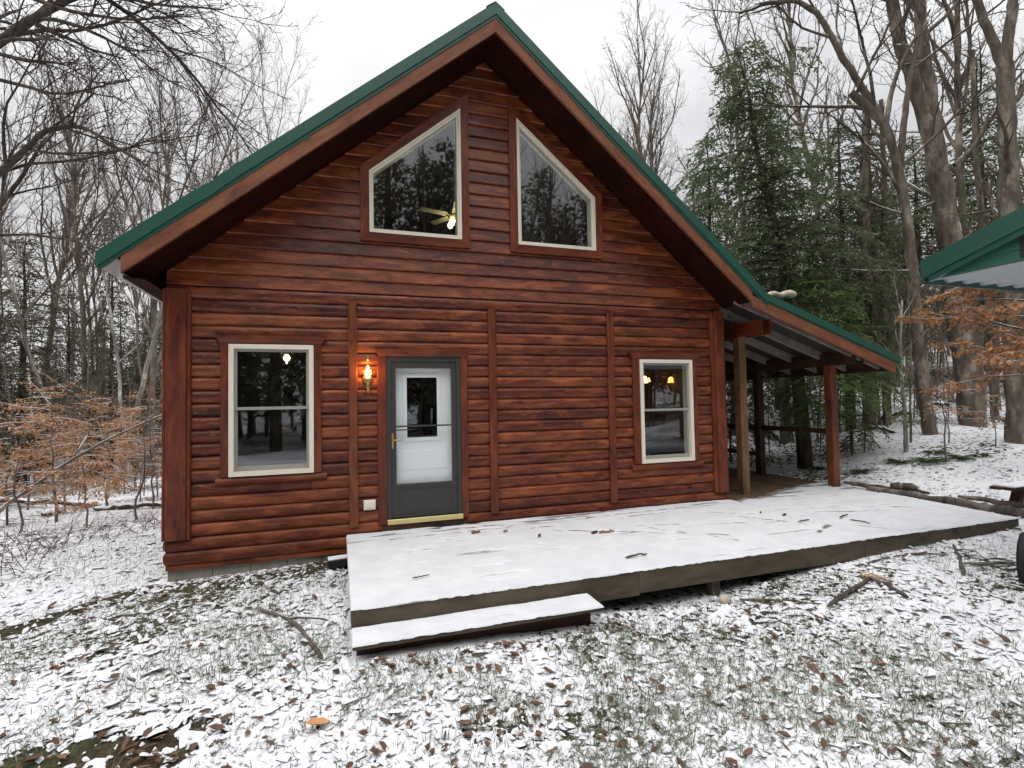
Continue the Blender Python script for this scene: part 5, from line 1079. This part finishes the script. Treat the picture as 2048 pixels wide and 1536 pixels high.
# the woods behind the photographer (mirrored in the panes)
for _ in range(70):
    x, y = rs.uniform(-28, 34), rs.uniform(-42, -17); put(WB, PB[rs.randint(4)], x, y, rs.uniform(.9, 1.3))
for _ in range(75):
    x, y = rs.uniform(-28, 34), rs.uniform(-36, -18); puts(x, y, rs.uniform(1.6, 2.5))
tag(WB.build('far_trees', TWIGP, None, True), kind='stuff'); tag(WS.build('brush', TWIGP, None, True), kind='stuff')
tag(WT.build('far_conifer_trunks', BARKD, None, True), kind='stuff')
C = np.concatenate(WC_); D = np.concatenate(WD); Ls = np.concatenate(WL); S = np.cross(D, np.array((0, 0, 1.))+rs.randn(len(D), 3)*.5); S /= np.linalg.norm(S, axis=1)[:, None]+1e-6
Q = TB(); Q.quads(C, D, S, Ls, Ls*.36, .05); tag(Q.build('far_conifer_foliage', PINE), kind='stuff')
# scattered tan leaves still hanging in the brush
C = []
for x, y in sector(230, -400, 330, 11, 26): C.append(np.array((x, y, g1(x, y)+rs.uniform(.3, 2.4)))+rs.randn(26, 3)*np.array((.5, .5, .18)))
for x, y in sector(380, 1450, 2300, 12.5, 30): C.append(np.array((x, y, g1(x, y)+rs.uniform(.2, 2.6)))+rs.randn(18, 3)*np.array((.55, .55, .16)))
C = np.concatenate(C); D = rs.randn(len(C), 3); D[:, 2] -= .4; D /= np.linalg.norm(D, axis=1)[:, None]; S = np.cross(D, (0, 0, 1.)); S /= np.linalg.norm(S, axis=1)[:, None]+1e-6
Q = TB(); Q.quads(C, D, S, .085, .045, .1); tag(Q.build('brush_leaves', BEECH), kind='stuff')
# ------------------------------------------------------------------ ground scatter
rs = np.random.RandomState(99)
def scatter(n, r0, r1, pw=1.0, keepf=None, a0=-1.3, a1=1.3):
    r_ = r0*np.exp(rs.rand(n)**pw*math.log(r1/r0)); a = YAW+rs.uniform(a0, a1, n); x = CAM[0]+r_*np.sin(a); y = CAM[1]+r_*np.cos(a)
    ok = ~((x > W0-.06) & (x < W1) & (y > -.08)) & ~((x > DX0-.03) & (y > DY-.03) & (x < 7.9) & (y < .7)) & ~((x > DX0-.02) & (x < 1.53) & (y > -2.79) & (y < -2.4)) & ~((x > 5) & (x < 7.9) & (y > -.4) & (y < 8.2))
    if keepf is not None: ok &= rs.rand(n) < keepf(x, y)
    return x[ok], y[ok], r_[ok]
def fine_z(x, y, r_): return gz(x, y)+np.clip(1-r_/12, 0, 1)*(fbm(x*9, y*9, 3)-.44)*.05
# snow lying on leaves and grass: small irregular caps
def caps(x, y, z, size, asp, hgt, nseg=9):
    n = len(x); an = np.arange(nseg)/nseg*2*math.pi; ph = rs.rand(n)*6.28; rad = size[:, None]*(.66+.48*rs.rand(n, nseg)); ex = np.cos(an)[None]*rad; ey = np.sin(an)[None]*rad*asp[:, None]; c, s = np.cos(ph)[:, None], np.sin(ph)[:, None]
    X = x[:, None]+ex*c-ey*s; Y = y[:, None]+ex*s+ey*c; tl = rs.randn(n, 2)*.22; Z = z[:, None]+tl[:, :1]*(X-x[:, None])+tl[:, 1:]*(Y-y[:, None])+rs.randn(n, nseg)*size[:, None]*.05-hgt[:, None]*.8
    Zin = Z+hgt[:, None]; X2 = x[:, None]+(X-x[:, None])*.62; Y2 = y[:, None]+(Y-y[:, None])*.62
    V = np.concatenate([np.stack([X, Y, Z], -1), np.stack([X2, Y2, Zin], -1), np.stack([x, y, z+hgt*1.25], -1)[:, None]], 1)
    k = np.arange(nseg); k2 = (k+1) % nseg; f1_ = np.stack([k, k2, nseg+k2, nseg+k], -1); F3 = np.stack([nseg+k, nseg+k2, 0*k+2*nseg], -1)
    off = (np.arange(n)*(2*nseg+1))[:, None, None]; return V.reshape(-1, 3), (f1_[None]+off).reshape(-1, 4), (F3[None]+off).reshape(-1, 3)
x, y, r_ = scatter(56000, 1.7, 13, 1.0, lambda x, y: np.clip(.25+1.15*cover(x, y), 0, 1))
big = rs.rand(len(x)) < .17
sz = np.where(big, .030+.045*rs.rand(len(x)), .008+.028*rs.rand(len(x))**1.6)*(.65+.9*(fbm(x*1.7, y*1.7, 3)))*(1+.03*r_); V, F4, F3 = caps(x, y, fine_z(x, y, r_)+np.where(big, .002, .008)+.014*rs.rand(len(x)), sz, .30+.6*rs.rand(len(x)), .003+.007*rs.rand(len(x)))
me_F = [tuple(f) for f in F4.tolist()]+[tuple(f) for f in F3.tolist()]
tag(link_mesh('snow_caps', V, me_F, SNOW, None, True), kind='stuff')
# grass blades
x, y, r_ = scatter(265000, 1.7, 11, .95, lambda x, y: np.clip(1.2-.75*cover(x, y), .15, 1)*(1-.85*np.exp(-(seg_d(x, y, (-2.3, -3.25), (-1.55, -3.3))/.35)**2))*np.clip((fbm(x*1.3+50, y*1.3, 4)-.36)*4.5+.6*np.exp(-(seg_d(x, y, (-2.4, -.9), (-.8, -1.5))/.8)**2), .10, 1))
C = np.stack([x, y, fine_z(x, y, r_)-.004], -1); D = rs.randn(len(x), 3)*np.array((.75, .75, .2)); D[:, 2] = .30+.55*rs.rand(len(x)); D /= np.linalg.norm(D, axis=1)[:, None]; S = np.cross(D, (0, 0, 1.)); S /= np.linalg.norm(S, axis=1)[:, None]+1e-6
Ls = .04+.07*rs.rand(len(x)); Q = TB(); Q.quads(C, D, S, Ls, .0035+.003*rs.rand(len(x)), -.12); tag(Q.build('grass', GRASS), kind='stuff')
# fallen leaves
def leaf5(x, y, z, L, W, ph, curl):
    n = len(x); c, s = np.cos(ph), np.sin(ph); tl = rs.randn(n)*.25; T_ = np.array([(-.5, 0), (-.2, .42), (.22, .36), (.5, 0), (.2, -.38), (-.22, -.40), (0, 0)])
    ex = T_[None, :, 0]*L[:, None]; ey = T_[None, :, 1]*W[:, None]; ez = curl[:, None]*np.array((.5, 1, .9, .7, .8, 1, -.3))[None]*W[:, None]+tl[:, None]*ex+rs.randn(n, 7)*.05*W[:, None]
    V = np.stack([x[:, None]+ex*c[:, None]-ey*s[:, None], y[:, None]+ex*s[:, None]+ey*c[:, None], z[:, None]+ez], -1); k = np.arange(6); F = np.stack([k, (k+1) % 6, 0*k+6], -1)
    return V.reshape(-1, 3), (F[None]+(np.arange(n)*7)[:, None, None]).reshape(-1, 3)
x, y, r_ = scatter(5000, 1.7, 13, 1.0, lambda x, y: np.clip(1.25-1.2*cover(x, y), .15, 1))
xs_2 = np.concatenate([x, rs.uniform(-.45, 1.75, 70)]); ys_2 = np.concatenate([y, -2.80-np.abs(rs.randn(70))*.13]); rr2 = np.hypot(xs_2-CAM[0], ys_2-CAM[1]); n = len(xs_2)
V, F = leaf5(xs_2, ys_2, fine_z(xs_2, ys_2, rr2)+.016+.012*rs.rand(n), .03+.075*rs.rand(n)**1.4, .016+.04*rs.rand(n)**1.4, rs.rand(n)*6.28, .15+.35*rs.rand(n)); tag(link_mesh('leaf_litter', V, F, LITTER), kind='stuff')
z = g1(-.70, -3.45); V, F = leaf5(np.array([0.]), np.array([0.]), np.array([0.]), np.array([.145]), np.array([.09]), np.array([-.1]), np.array([.22])); lf = link_mesh('oak_leaf', V, F, plain('tan_leaf', (.50, .25, .10), .7, var=.25, sc=30), None, True); lf.location = (-.70, -3.45, z+.035); tag(lf, 'largest tan fallen leaf alone on the lawn in front', 'leaf')
